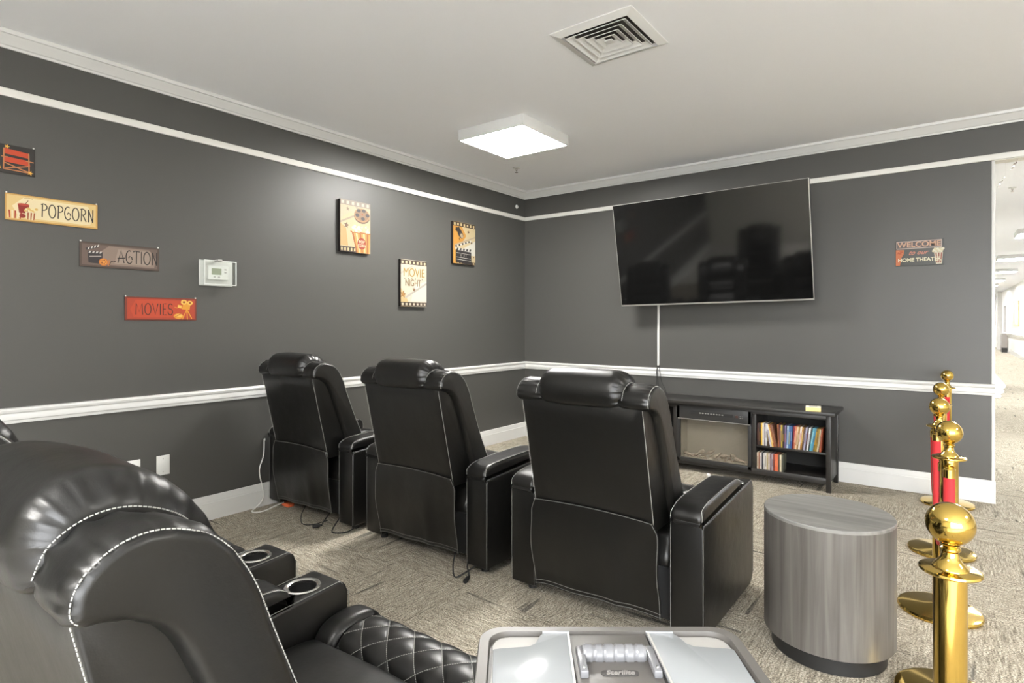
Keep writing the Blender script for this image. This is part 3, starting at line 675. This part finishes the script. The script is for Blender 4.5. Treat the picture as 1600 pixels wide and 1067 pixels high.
# ---------------------------------------------------------------- tote on a low stand near the viewer
c_, s_ = math.cos(TH), math.sin(TH)
def camw(r, f): return (r*c_-f*s_, r*s_+f*c_)
tz = .889
TD = .26; cf = .916-TD/2; cr = 147/902*.916*(cf/.916)
cr = .149
x, y = camw(cr, cf)
def rrect(w, d, r, n=6):
    out = []
    for cx, cy, a0 in ((w-r, d-r, 0), (-w+r, d-r, PI/2), (-w+r, -d+r, PI), (w-r, -d+r, 1.5*PI)):
        for k in range(n+1): a = a0+PI/2*k/n; out.append((cx+r*math.cos(a), cy+r*math.sin(a)))
    return out
t = thing('storage_tote', 'grey lidded plastic tote with folding silver handle and frosted hatches', 'storage box', (x, y, tz-.27), TH)
zt = .27; zp = lambda p, q: (p[0], p[1], q)
b = MB(); A = rrect(.186, TD/2-.012, .03); B = rrect(.176, TD/2-.02, .03); n = len(A)
b.add([(p[0], p[1], zt-.03) for p in A]+[(p[0], p[1], 0) for p in B], [(i, (i+1) % n, n+(i+1) % n, n+i) for i in range(n)]+[tuple(range(n)), tuple(range(n, 2*n))[::-1]])
b.build('tote_body', K['totebody'], t, bevel=.0)
# lid: rim ring and sunk deck
R0 = rrect(.200, TD/2, .040, 8); R1 = rrect(.198, TD/2-.002, .038, 8); R2 = rrect(.184, TD/2-.015, .030, 8); R3 = rrect(.182, TD/2-.017, .028, 8); n = len(R0)
loops = [(R0, zt-.035), (R0, zt-.006), (R1, zt), (R2, zt), (R3, zt-.008)]
b = MB(); vs = []; fs = []
for rr, z in loops: vs += [(p[0], p[1], z) for p in rr]
for k in range(len(loops)-1):
    for i in range(n): j = (i+1) % n; fs.append((k*n+i, k*n+j, (k+1)*n+j, (k+1)*n+i))
fs.append(tuple(range(n))[::-1]); fs.append(tuple(range(4*n, 5*n)))
lid = b.add(vs, fs).build('lid', K['tote'], t, ang=30)
yr = TD/2-.018
MB().box(-.062, .058, -yr+.01, yr-.002, zt-.0085, zt-.002).build('center_panel', K['tote'], lid, bevel=.003)
for sx in (-1, 1):
    # pale basin and frosted hatch on each side
    xi, xo = (.070, .178) if sx > 0 else (.072, .178)
    o = [(xi, -yr+.004), (xo-.02, -yr+.004), (xo, -yr+.024), (xo, yr-.028), (xo-.004, yr-.016), (xo-.012, yr-.008), (xo-.026, yr-.004), (xi, yr-.004)]
    MB().prism([(sx*p[0], p[1]) for p in o], zt-.008, zt-.005, zp).build('side_well', K['basin'], lid, bevel=.001)
    hb = [(xi-.006, -yr+.006), (xo-.004, -yr+.010), (xo-.001, yr-.050), (xo-.012, yr-.047), (xi+.052, yr-.042), (xi+.042, yr-.034), (xi+.034, yr-.012), (xi+.028, yr-.004), (xi-.012, yr-.003)]
    h_ = MB().prism([(sx*p[0], p[1]) for p in hb], zt-.004, zt+.002, zp).build('hatch', K['hatch'], lid, bevel=.0015)
    MB().prism([(sx*p[0], p[1]) for p in [(xi-.012, yr-.001), (xi+.030, yr-.001), (xi+.030, yr-.006), (xi-.012, yr-.006)]], zt-.002, zt+.003, zp).build('hinge', K['hatch'], h_, bevel=.001)
    MB().prism([(sx*p[0], p[1]) for p in [(xi-.011, yr-.006), (xi-.008, yr-.006), (xi-.003, -yr+.01), (xi-.006, -yr+.01)]], zt+.0015, zt+.0035, zp).build('hatch_lip', K['basin'], h_)
hg = MB(); yh = yr-.065
prof = []
for k in range(60):
    q = k/59; X = -.047+.090*q; ph = (q*6.0) % 1; rr = .0125 if .12 < ph < .88 else .0108; prof.append((X, rr))
nn = 24; vs = []; fs = []
for X, rr in prof:
    for i in range(nn): a = 2*PI*i/nn; vs.append((X, yh+rr*math.cos(a), zt+.004+rr*math.sin(a)))
for k in range(59):
    for i in range(nn): j = (i+1) % nn; fs.append((k*nn+i, k*nn+j, (k+1)*nn+j, (k+1)*nn+i))
hd_ = MB().add(vs, fs+[tuple(range(nn))[::-1], tuple(range(59*nn, 60*nn))]).build('handle', K['handle'], t, ang=60)
for sx, x0 in ((-1, -.056), (1, .0445)):
    MB().box(x0, x0+.0115, yh-.050, yh+.013, zt-.002, zt+.009).build('handle_arm', K['handle'], hd_, bevel=.002)
    MB().sphere((x0+.0058, yh-.042, zt+.009), .0024, n=10).build('handle_pin', K['chrome'], hd_)
def text_mesh(body, size, m, parent, origin, ux, uy, name='lettering', ext=.0004, shear=0, offset=0, sx=1):
    cu = bpy.data.curves.new('txt', 'FONT'); cu.body = body; cu.size = size; cu.extrude = ext; cu.shear = shear; cu.offset = offset
    cu.align_x = 'CENTER'; cu.align_y = 'CENTER'
    o = bpy.data.objects.new('txt', cu); COL.objects.link(o); bpy.context.view_layer.update()
    me = bpy.data.meshes.new_from_object(o.evaluated_get(bpy.context.evaluated_depsgraph_get())); bpy.data.objects.remove(o)
    ux = Vector(ux); uy = Vector(uy); uz = ux.cross(uy)
    for v in me.vertices: q = v.co.copy(); v.co = Vector(origin)+ux*q.x*sx+uy*q.y+uz*q.z
    me.materials.clear(); me.materials.append(m)
    o = bpy.data.objects.new(name, me); COL.objects.link(o)
    if parent: o.parent = parent
    return o
bp_ = rrect(.026, .0062, .006, 5)
bdg = MB().prism([(p[0]-.0, p[1]+yh-.038) for p in bp_], zt-.002, zt-.0008, zp).build('badge', mat('dark_badge', (.045, .042, .04), .5), lid)
text_mesh('Sterilite', .0125, mat('badge_letters', (.24, .23, .22), .4), bdg, (0, yh-.038, zt-.0004), (1, 0, 0), (0, 1, 0), shear=.25, offset=.0003)
# the low stand that carries the tote
t = thing('tote_stand', 'plain grey stand under the lidded plastic tote', 'side table', (x, y, 0), TH)
MB().lathe([(.10,0),(.10,.02)], 40).build('foot_plate', K['plinth'], t)
MB().lathe([(.03,.02),(.03,.592)], 24).build('post', K['plinth'], t)
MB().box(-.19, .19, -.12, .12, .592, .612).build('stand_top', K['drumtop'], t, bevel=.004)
# ---------------------------------------------------------------- wall art
class Art:
    def __init__(s, P0, ux, uy):
        s.o = Vector(P0); s.x = Vector(ux); s.y = Vector(uy); s.n = s.x.cross(s.y); s.b = MB(); s.m = []; s.k = 0
    def mi(s, c):
        m = C(*c)
        if m not in s.m: s.m.append(m)
        return s.m.index(m)
    def p(s, u, v, d): return s.o+s.x*u+s.y*v+s.n*d
    def poly(s, pts, c):
        s.k += 1; d = .0003+.00005*s.k; s.b.add([s.p(u, v, d) for u, v in pts], [tuple(range(len(pts)))], s.mi(c))
    def rect(s, u0, v0, u1, v1, c): s.poly([(u0, v0), (u1, v0), (u1, v1), (u0, v1)], c)
    def ell(s, u, v, a, b, c, n=20, rot=0): s.poly([(u+a*math.cos(t)*math.cos(rot)-b*math.sin(t)*math.sin(rot), v+a*math.cos(t)*math.sin(rot)+b*math.sin(t)*math.cos(rot)) for t in [2*PI*i/n for i in range(n)]], c)
    def star(s, u, v, r, c, rot=.3):
        s.poly([(u+(r if i % 2 == 0 else r*.42)*math.sin(rot+i*PI/5), v+(r if i % 2 == 0 else r*.42)*math.cos(rot+i*PI/5)) for i in range(10)], c)
    def rib(s, pts, w, c):
        pts = [Vector(p) for p in pts]
        s.k += 1; d = .0003+.00005*s.k
        Lf = []; Rt = []
        for i, q in enumerate(pts):
            t = (pts[min(i+1, len(pts)-1)]-pts[max(i-1, 0)]); t = t/max(1e-9, t.length); nn = Vector((-t[1], t[0]))*w/2
            Lf.append(q+nn); Rt.append(q-nn)
        vs = [s.p(q[0], q[1], d) for q in Lf]+[s.p(q[0], q[1], d) for q in Rt]; n = len(pts)
        s.b.add(vs, [(i, i+1, n+i+1, n+i) for i in range(n-1)], s.mi(c))
    def build(s, parent, name='print'): return s.b.build(name, s.m, parent, smooth=False)
def arc(cx, cy, rx, ry, a0, a1, n=12): return [(cx+rx*math.cos(math.radians(a0+(a1-a0)*k/n)), cy+ry*math.sin(math.radians(a0+(a1-a0)*k/n))) for k in range(n+1)]
GL = {  # thin poster letters in a unit-high box: (width, strokes)
 'P': (.62, [[(.10,0),(.14,1)], [(.0,.93)]+arc(.22,.76,.36,.24,100,-100)+[(.12,.52)]]),
 'O': (.78, [arc(.38,.5,.34,.5,0,360,24)]),
 'C': (.70, [arc(.38,.5,.34,.5,60,320,20), [(.30,.42),(.42,.56),(.62,.48),(.66,.30)]]),
 'R': (.68, [[(.10,0),(.14,1)], [(.0,.93)]+arc(.22,.76,.34,.24,100,-100)+[(.14,.52)], [(.28,.52),(.62,0)]]),
 'N': (.70, [[(.10,0),(.10,1)], [(.10,1),(.56,0)], [(.56,0),(.58,1.02)]]),
 'A': (.74, [[(.04,0),(.36,1),(.66,0)], [(.0,.34),(.74,.40)]]),
 'T': (.66, [[(.32,0),(.34,1)], [(-.04,.92),(.2,1),(.70,.96)]]),
 'I': (.24, [[(.12,0),(.12,1)]]),
 'M': (.90, [[(.08,0),(.12,1),(.42,.25),(.74,1),(.80,0)]]),
 'V': (.66, [[(.02,1),(.32,0),(.62,1)]]),
 'E': (.52, [[(.44,1),(.10,1),(.10,0),(.46,0)], [(.10,.52),(.40,.52)]]),
 'S': (.60, [arc(.32,.76,.24,.24,30,270,12)+arc(.30,.27,.26,.27,90,-180,14)])}
def word(a, txt, u, v, h, w, c, gap=.12, track=1, fit=None):
    if fit: track = fit/(sum(GL[q][0]+gap for q in txt)*h)
    for ch in txt:
        wd, st = GL[ch]
        for s_ in st: a.rib([(u+p[0]*h*track, v+p[1]*h) for p in s_], w, c)
        u += (wd+gap)*h*track
    return u
def wall_sign(y0, y1, z0, z1, label, edge, th=.004, name='wall_sign'):
    t = thing(name, label, 'sign', (XL, y0, z0)); w = y1-y0; h = z1-z0
    MB().box(.004, .004+th, 0, w, 0, h).build('board', C(*edge), t, bevel=.001)
    for yy in (.006, w-.006): MB().lathe([(.004,0),(.004,.008)], 10, (.006, yy, h-.001)).build('pin', K['bezel'], t)
    return t, Art((.0045+th, 0, 0), (0, 1, 0), (0, 0, 1)), w, h
# director chair sign (cut by the frame)
t, a, w, h = wall_sign(.545, .978, 2.188, 2.345, 'dark sign showing an orange red director chair, topmost of the tin signs', (48, 44, 42))
a.rect(.004, .004, w-.004, h-.004, (44, 42, 40))
c = .357; re = (206, 72, 34); wd = (196, 128, 80)
a.poly([(c-.055,.105),(c+.045,.098),(c+.045,.125),(c-.055,.135)], re); a.poly([(c-.060,.062),(c+.055,.056),(c+.05,.085),(c-.055,.09)], re)
for q in ([(c-.06,.02),(c-.058,.135)], [(c+.05,.016),(c+.048,.126)], [(c-.055,.025),(c+.05,.056)], [(c-.06,.058),(c+.05,.02)], [(c-.07,.088),(c-.04,.088)], [(c+.035,.082),(c+.07,.08)], [(c-.06,.022),(c+.055,.018)]): a.rib(q, .006, wd)
a.star(c-.10, .125, .02, (240,180,70)); a.star(c-.045, .145, .013, (240,180,70)); a.star(c+.055, .018, .015, (240,180,70))
a.poly([(c-.13,.02),(c-.07,.02),(c-.085,.07),(c-.10,.105),(c-.115,.07)], (232,160,44)); a.ell(c-.098,.085,.012,.01,(240,190,80))
a.poly([(.13,.03),(.22,.02),(.23,.10),(.14,.12)], (206,150,70))
a.build(t)
# popcorn sign
t, a, w, h = wall_sign(.848, 1.278, 1.934, 2.082, 'cream sign lettered POPCORN with painted popcorn tubs', (176, 132, 72))
a.rect(.002, .002, w-.002, h-.002, (214,168,92)); a.rect(.008, .010, w-.010, h-.008, (232,200,136)); a.poly([(.06,.02),(w-.04,.018),(w-.02,.07),(w-.05,h-.02),(.08,h-.016),(.03,.08)], (244,226,182))
for k in range(5): a.poly([(.018+.011*k,.012),(.0235+.011*k,.012),(.0215+.013*k,.055),(.0145+.013*k,.055)], (176,52,30) if k % 2 == 0 else (240,228,200))
a.poly([(.060,.045),(.098,.045),(.104,.092),(.054,.092)], (150,34,22)); a.ell(.079,.093,.026,.007,(190,70,50)); a.rib([(.086,.095),(.10,.118)], .003, (120,60,40))
a.poly([(.092,.012),(.128,.012),(.138,.058),(.086,.058)], (236,222,180))
for k in range(3): a.poly([(.096+.013*k,.012),(.101+.013*k,.012),(.103+.014*k,.052),(.096+.014*k,.052)], (170,90,50))
for k in range(9): a.ell(.088+.006*k, .062+.006*(k % 3), .008, .007, (246,230,176) if k % 2 else (228,186,104), 8)
a.ell(.075,.03,.014,.012,(150,40,26)); a.rib([(.08,.128),(.10,.133),(.12,.128)], .0015, (150,130,90))
word(a, 'POPCORN', .157, .036, .075, .0055, (52,42,36), .10, fit=.258)
a.build(t)
# action sign
t, a, w, h = wall_sign(1.186, 1.619, 1.706, 1.855, 'grey brown sign lettered ACTION with clapperboard and film reel', (64, 50, 44))
a.rect(.002, .002, w-.002, h-.002, (86,70,62)); a.rect(.012, .012, w-.012, h-.012, (112,94,84)); a.poly([(.11,.02),(w-.03,.018),(w-.02,.08),(w-.06,h-.02),(.15,h-.016),(.09,.08)], (146,126,114)); a.poly([(.18,.03),(w-.05,.03),(w-.05,h-.03),(.2,h-.03)], (164,146,132))
a.poly([(.045,.025),(.115,.022),(.118,.092),(.04,.095)], (52,46,48)); a.poly([(.035,.098),(.10,.122),(.098,.135),(.03,.112)], (60,54,56))
for k in range(4): a.poly([(.040+.016*k,.103+.006*k),(.048+.016*k,.106+.006*k),(.052+.016*k,.120+.006*k),(.044+.016*k,.116+.006*k)], (222,216,208))
for k in range(4): a.poly([(.045+.018*k,.084),(.054+.018*k,.084),(.06+.018*k,.095),(.05+.018*k,.095)], (210,204,198))
a.rib([(.05,.062),(.11,.068)], .006, (170,160,156)); a.ell(.122,.034,.024,.023,(206,120,40)); a.ell(.122,.034,.018,.017,(226,150,60))
for k in range(5): a.ell(.122+.011*math.cos(k*1.257), .034+.011*math.sin(k*1.257), .004, .004, (120,60,24), 8)
a.rib(arc(.175,.018,.022,.026,180,60), .005, (60,44,38)); a.rib([(.146,.012),(.152,.03),(.15,.05)], .006, (196,120,50))
word(a, 'ACTION', .196, .036, .080, .0058, (36,28,26), .08, fit=.232)
a.build(t)
# movies sign
t, a, w, h = wall_sign(1.421, 1.852, 1.387, 1.536, 'orange red sign lettered MOVIES with a golden film camera', (92, 44, 30))
a.rect(.002, .002, w-.002, h-.002, (128,50,30)); a.rect(.014, .010, w-.012, h-.010, (176,62,34)); a.poly([(.05,.02),(w-.06,.02),(w-.04,.08),(w-.10,h-.018),(.06,h-.02),(.03,.07)], (192,70,36))
word(a, 'MOVIES', .058, .036, .072, .0058, (74,30,22), .10, fit=.228)
g1 = (232,160,48); g2 = (244,196,90)
a.poly([(.335,.075),(.385,.070),(.392,.108),(.345,.112)], g1); a.ell(.350,.122,.020,.017,g2); a.ell(.388,.118,.018,.015,g2); a.ell(.350,.122,.008,.007,(150,70,30)); a.ell(.388,.118,.007,.006,(150,70,30))
a.poly([(.310,.085),(.335,.080),(.335,.100),(.312,.104)], g2)
for q in ((.340,.008),(.372,.006),(.400,.012)): a.rib([(.368,.074), q], .006, g1)
a.ell(.315,.028,.030,.018,g1); a.ell(.318,.032,.022,.011,g2); a.rib([(.290,.088),(.310,.082)], .004, g1); a.rib([(.29,.02),(.34,.05)], .004, (190,100,30))
a.build(t)
# canvases
INK = .40
def canvas(y0, y1, z0, z1, label, th=.034):
    t = thing('canvas_print', label, 'canvas print', (XL, y0, z0)); w = y1-y0; h = z1-z0
    MB().box(.001, th, 0, w, 0, h).build('canvas', C(40, 30, 26), t, bevel=.001)
    return t, Art((th+.0003, 0, 0), (0, 1, 0), (0, 0, 1)), w, h
def film(a, w, v0, v1, n, bg_, hole, u0=0, u1=None):
    u1 = u1 or w; a.rect(u0, v0, u1, v1, bg_); st = (u1-u0)/n
    for k in range(n): a.rect(u0+st*(k+.22), v0+(v1-v0)*.18, u0+st*(k+.72), v1-(v1-v0)*.22, hole)
t, a, w, h = canvas(3.003, 3.318, 1.976, 2.418, 'canvas with film reel above a POP CORN bucket, left of the three')
a.rect(0, 0, w, h, (232,212,176)); a.poly([(0,.12),(.12,.05),(w,.05),(w,.30),(.1,.34),(0,.28)], (238,216,170)); a.poly([(0,.05),(.08,.05),(.06,.2),(0,.24)], (228,186,120))
a.poly([(.0,.255),(.17,.335),(.17,.318),(0,.238)], (196,178,152)); a.poly([(.12,h),(.15,h),(.22,.34),(.19,.34)], (200,186,160))
film(a, w, h-.045, h, 6, (176,160,146), (236,222,200)); film(a, .17, 0, .045, 5, (70,52,42), (240,214,160), 0, .165)
a.ell(.225,.318,.085,.062,(120,92,74)); a.ell(.225,.328,.085,.060,(206,160,112)); a.ell(.225,.332,.074,.052,(176,138,104))
for uu, vv in ((.19,.365),(.245,.370),(.175,.325),(.285,.335),(.235,.300)): a.ell(uu, vv, .021, .015, (86,76,80))
a.ell(.228,.337,.008,.006,(196,90,40)); a.star(.062,.225,.030,(110,84,66),.2); a.star(.062,.225,.018,(160,120,90),.2); a.star(.075,.365,.020,(170,150,126),.1)
a.poly([(.165,.0),(w-.01,.0),(w,.175),(.115,.175)], (236,176,88))
for k in range(5):
    x0, x1 = .115+.040*k, .165+.028*k; a.poly([(x1,0),(x1+.013,0),(x0+.018,.175),(x0,.175)], (250,228,170) if k % 2 else (196,112,44))
a.poly([(.105,.168),(w,.168),(w,.180),(.10,.182)], (206,130,60))
random.seed(3)
for k in range(34): a.ell(.12+random.random()*.175, .185+random.random()*.045, .015, .012, random.choice([(250,242,220),(244,224,176),(238,232,222)]), 9)
a.ell(.220,.082,.046,.050,(176,58,28)); a.ell(.220,.082,.040,.044,(196,74,36))
pr_ = a.build(t)
text_mesh('POP', .034, C(250,226,190), pr_, (.0397, .220, .096), (0,1,0), (0,0,1), offset=.0008); text_mesh('CORN', .030, C(250,226,190), pr_, (.0397, .220, .064), (0,1,0), (0,0,1), offset=.0008)
t, a, w, h = canvas(3.676, 4.008, 1.527, 1.968, 'cream canvas lettered MOVIE NIGHT in gold, lowest of the three')
a.rect(0, 0, w, h, (240,230,208)); a.poly([(0,.0),(.12,.0),(.05,.12),(0,.17)], (236,206,150)); a.poly([(w*.4,.05),(w,.05),(w,.25),(w*.5,.2)], (246,242,228))
a.poly([(0,h-.12),(.15,h-.05),(.15,h-.065),(0,h-.14)], (214,206,190)); a.poly([(.05,.09),(w,.235),(w,.215),(.06,.072)], (206,200,188))
film(a, w, h-.045, h-.004, 7, (84,64,48), (240,226,190)); film(a, w, .004, .040, 7, (84,64,48), (240,230,206))
for k in range(6): a.ell(.05+.045*k, .262, .0055, .006, (120,80,44), 8)
a.star(.165,.160,.024,(120,86,56),.1); a.star(.165,.160,.013,(170,130,86),.1); a.star(.028,.112,.040,(150,104,54),.2); a.star(.028,.112,.026,(206,150,80),.2)
pr_ = a.build(t)
text_mesh('MOVIE', .118, C(196,160,72), pr_, (.0378, w/2, .318), (0,1,0), (0,0,1), sx=.80); text_mesh('NIGHT', .090, C(150,118,70), pr_, (.0378, w/2-.012, .220), (0,1,0), (0,0,1), sx=.74)
t, a, w, h = canvas(4.392, 4.738, 1.989, 2.424, 'amber and cream canvas with spotlight and black clapperboard, right of the three')
a.rect(0, 0, w, h, (236,214,168)); a.poly([(0,.16),(0,h),(.10,h),(.20,.30),(.12,.2)], (232,168,76)); a.poly([(.15,.16),(w,.26),(w,.10),(.25,.1)], (244,240,226)); a.poly([(.02,.195),(w,.31),(w,.295),(.03,.178)], (206,186,156))
a.poly([(0,.0),(.05,.0),(.04,.15),(0,.18)], (236,176,80))
film(a, w, h-.045, h-.002, 7, (74,52,36), (244,220,170)); film(a, w, .002, .028, 6, (74,52,36), (244,220,170), .05)
a.poly([(.040,.365),(.085,.388),(.125,.345),(.150,.315),(.105,.270),(.075,.300)], (58,52,54)); a.ell(.122,.300,.030,.036,(80,74,76),rot=.6); a.ell(.128,.295,.020,.026,(206,190,160),rot=.6); a.poly([(.03,.345),(.05,.33),(.06,.37),(.04,.385)], (40,36,38)); a.rib([(.09,.27),(.10,.245)], .010, (40,36,38))
a.star(.235,.345,.020,(120,84,56)); a.star(.285,.235,.020,(90,70,60)); a.ell(.320,.085,.008,.008,(110,80,60))
bk = (46,42,44); wh = (244,240,230)
a.poly([(.035,.015),(.285,.0),(.28,.135),(.035,.145)], bk); a.poly([(.025,.165),(.030,.182),(.275,.262),(.285,.245)], wh)
for k in range(5): a.poly([(.035+.05*k,.168+.0155*k),(.060+.05*k,.176+.0155*k),(.050+.05*k,.192+.0155*k),(.028+.05*k,.184+.0155*k)], bk)
a.poly([(.03,.142),(.283,.133),(.280,.160),(.03,.168)], wh)
for k in range(5): a.poly([(.045+.05*k,.141),(.070+.05*k,.140),(.080+.05*k,.163),(.055+.05*k,.164)], bk)
for v in (.045,.068,.112): a.rib([(.045,v),(.272,v-.006)], .004, wh)
a.rib([(.115,.078),(.115,.102)], .005, wh); a.rib([(.165,.076),(.165,.100)], .005, wh); a.rib([(.195,.076),(.195,.10)], .003, wh)
a.build(t)
INK = .55
# welcome sign on the back wall: lettered metal cut-out
t = thing('welcome_sign', 'dark sign reading WELCOME to our HOME THEATER with popcorn', 'sign', (-.178, YB, 1.938))
MB().box(-.158, .158, -.012, -.006, -.105, .102).box(-.01, .01, -.006, 0, .05, .07).build('board', C(92, 94, 92), t, bevel=.001)
a = Art((0, -.0124, 0), (1, 0, 0), (0, 0, 1))
a.rect(-.154, .034, .146, .096, (226,206,196)); a.rect(-.149, .039, .141, .091, (104,98,98))
a.poly([(-.158,.028),(-.100,.026),(-.105,-.01),(-.122,-.04),(-.13,-.10),(-.158,-.10)], (214,122,74)); a.ell(-.128,.004,.018,.012,(190,90,50)); a.rib([(-.15,.02),(-.108,-.004)], .004, (236,150,100)); a.rib([(-.15,-.004),(-.11,.018)], .004, (186,90,50))
a.poly([(.095,-.005),(.152,-.005),(.146,-.098),(.108,-.098)], (226,214,190))
for k in range(3): a.poly([(.104+.018*k,-.01),(.112+.018*k,-.01),(.118+.011*k,-.09),(.112+.011*k,-.09)], (150,70,60))
for k in range(12): a.ell(.092+.0055*k, .004+.009*(k % 3), .011, .010, (238,232,206) if k % 2 else (224,212,176), 8)
pr_ = a.build(t)
FX = dict(ux=(1,0,0), uy=(0,0,1))
def wt(s, size, c, u, v, **k): text_mesh(s, size, C(*c), pr_, (u, -.0136, v), (1,0,0), (0,0,1), **k)
wt('WELCOME', .058, (224,178,150), -.004, .065, offset=.0012, sx=1.02); wt('to our', .048, (216,140,120), -.012, .000, shear=.5, offset=.0008)
wt('HOME THEATER', .040, (240,232,200), -.002, -.058, offset=.0014, sx=.97)
# thermostat in clear guard
t = thing('thermostat', 'white thermostat inside a clear locking guard on left wall', 'thermostat', (XL, 1.870, 1.628))
MB().box(0, .010, .0, .232, 0, .178).build('back_plate', K['white'], t, bevel=.004)
tb = MB().box(.010, .034, .045, .190, .042, .142).build('thermostat_body', mat('warm_white_plastic', (.82, .82, .80), .35), t, bevel=.006, seg=3)
MB().box(.034, .0350, .072, .140, .078, .122).build('display', K['lcd'], tb)
b = MB()
for yy, zz in ((.16,.112),(.16,.092),(.085,.058),(.115,.058)): b.box(.034, .0365, yy, yy+.014, zz, zz+.009)
b.build('buttons', K['basin'], tb)
b = MB()
b.box(.010, .070, .002, .006, .002, .176).box(.010, .070, .226, .230, .002, .176).box(.010, .070, .006, .226, .002, .006).box(.010, .070, .006, .226, .172, .176).box(.066, .070, .002, .230, .002, .176)
b.build('clear_guard', K['acrylic'], t, smooth=False)
b = MB()
for z in (.004, .168): b.box(.066, .073, .004, .228, z, z+.006)
for yy in (.004, .222): b.box(.066, .073, yy, yy+.006, .004, .174)
b.build('guard_edge', mat('frosted_edge', (.62, .64, .62), .3), t, bevel=.001)
MB().box(.02, .076, .098, .126, .168, .182).build('lock', K['basin'], t, bevel=.002)
for y0, lab in ((1.430, 'blank white wall plate half hidden by the foreground recliner'), (1.604, 'blank white wall plate fully visible low on left wall')):
    t = thing('wall_plate', lab, 'wall plate', (XL, y0, .375), 0, 'blank white wall plates')
    MB().box(0, .006, 0, .080, 0, .128).build('plate', K['white'], t, bevel=.002)
    for z in (.022, .106): MB().sphere((.006, .040, z), .003, n=8).build('screw', K['basin'], t)
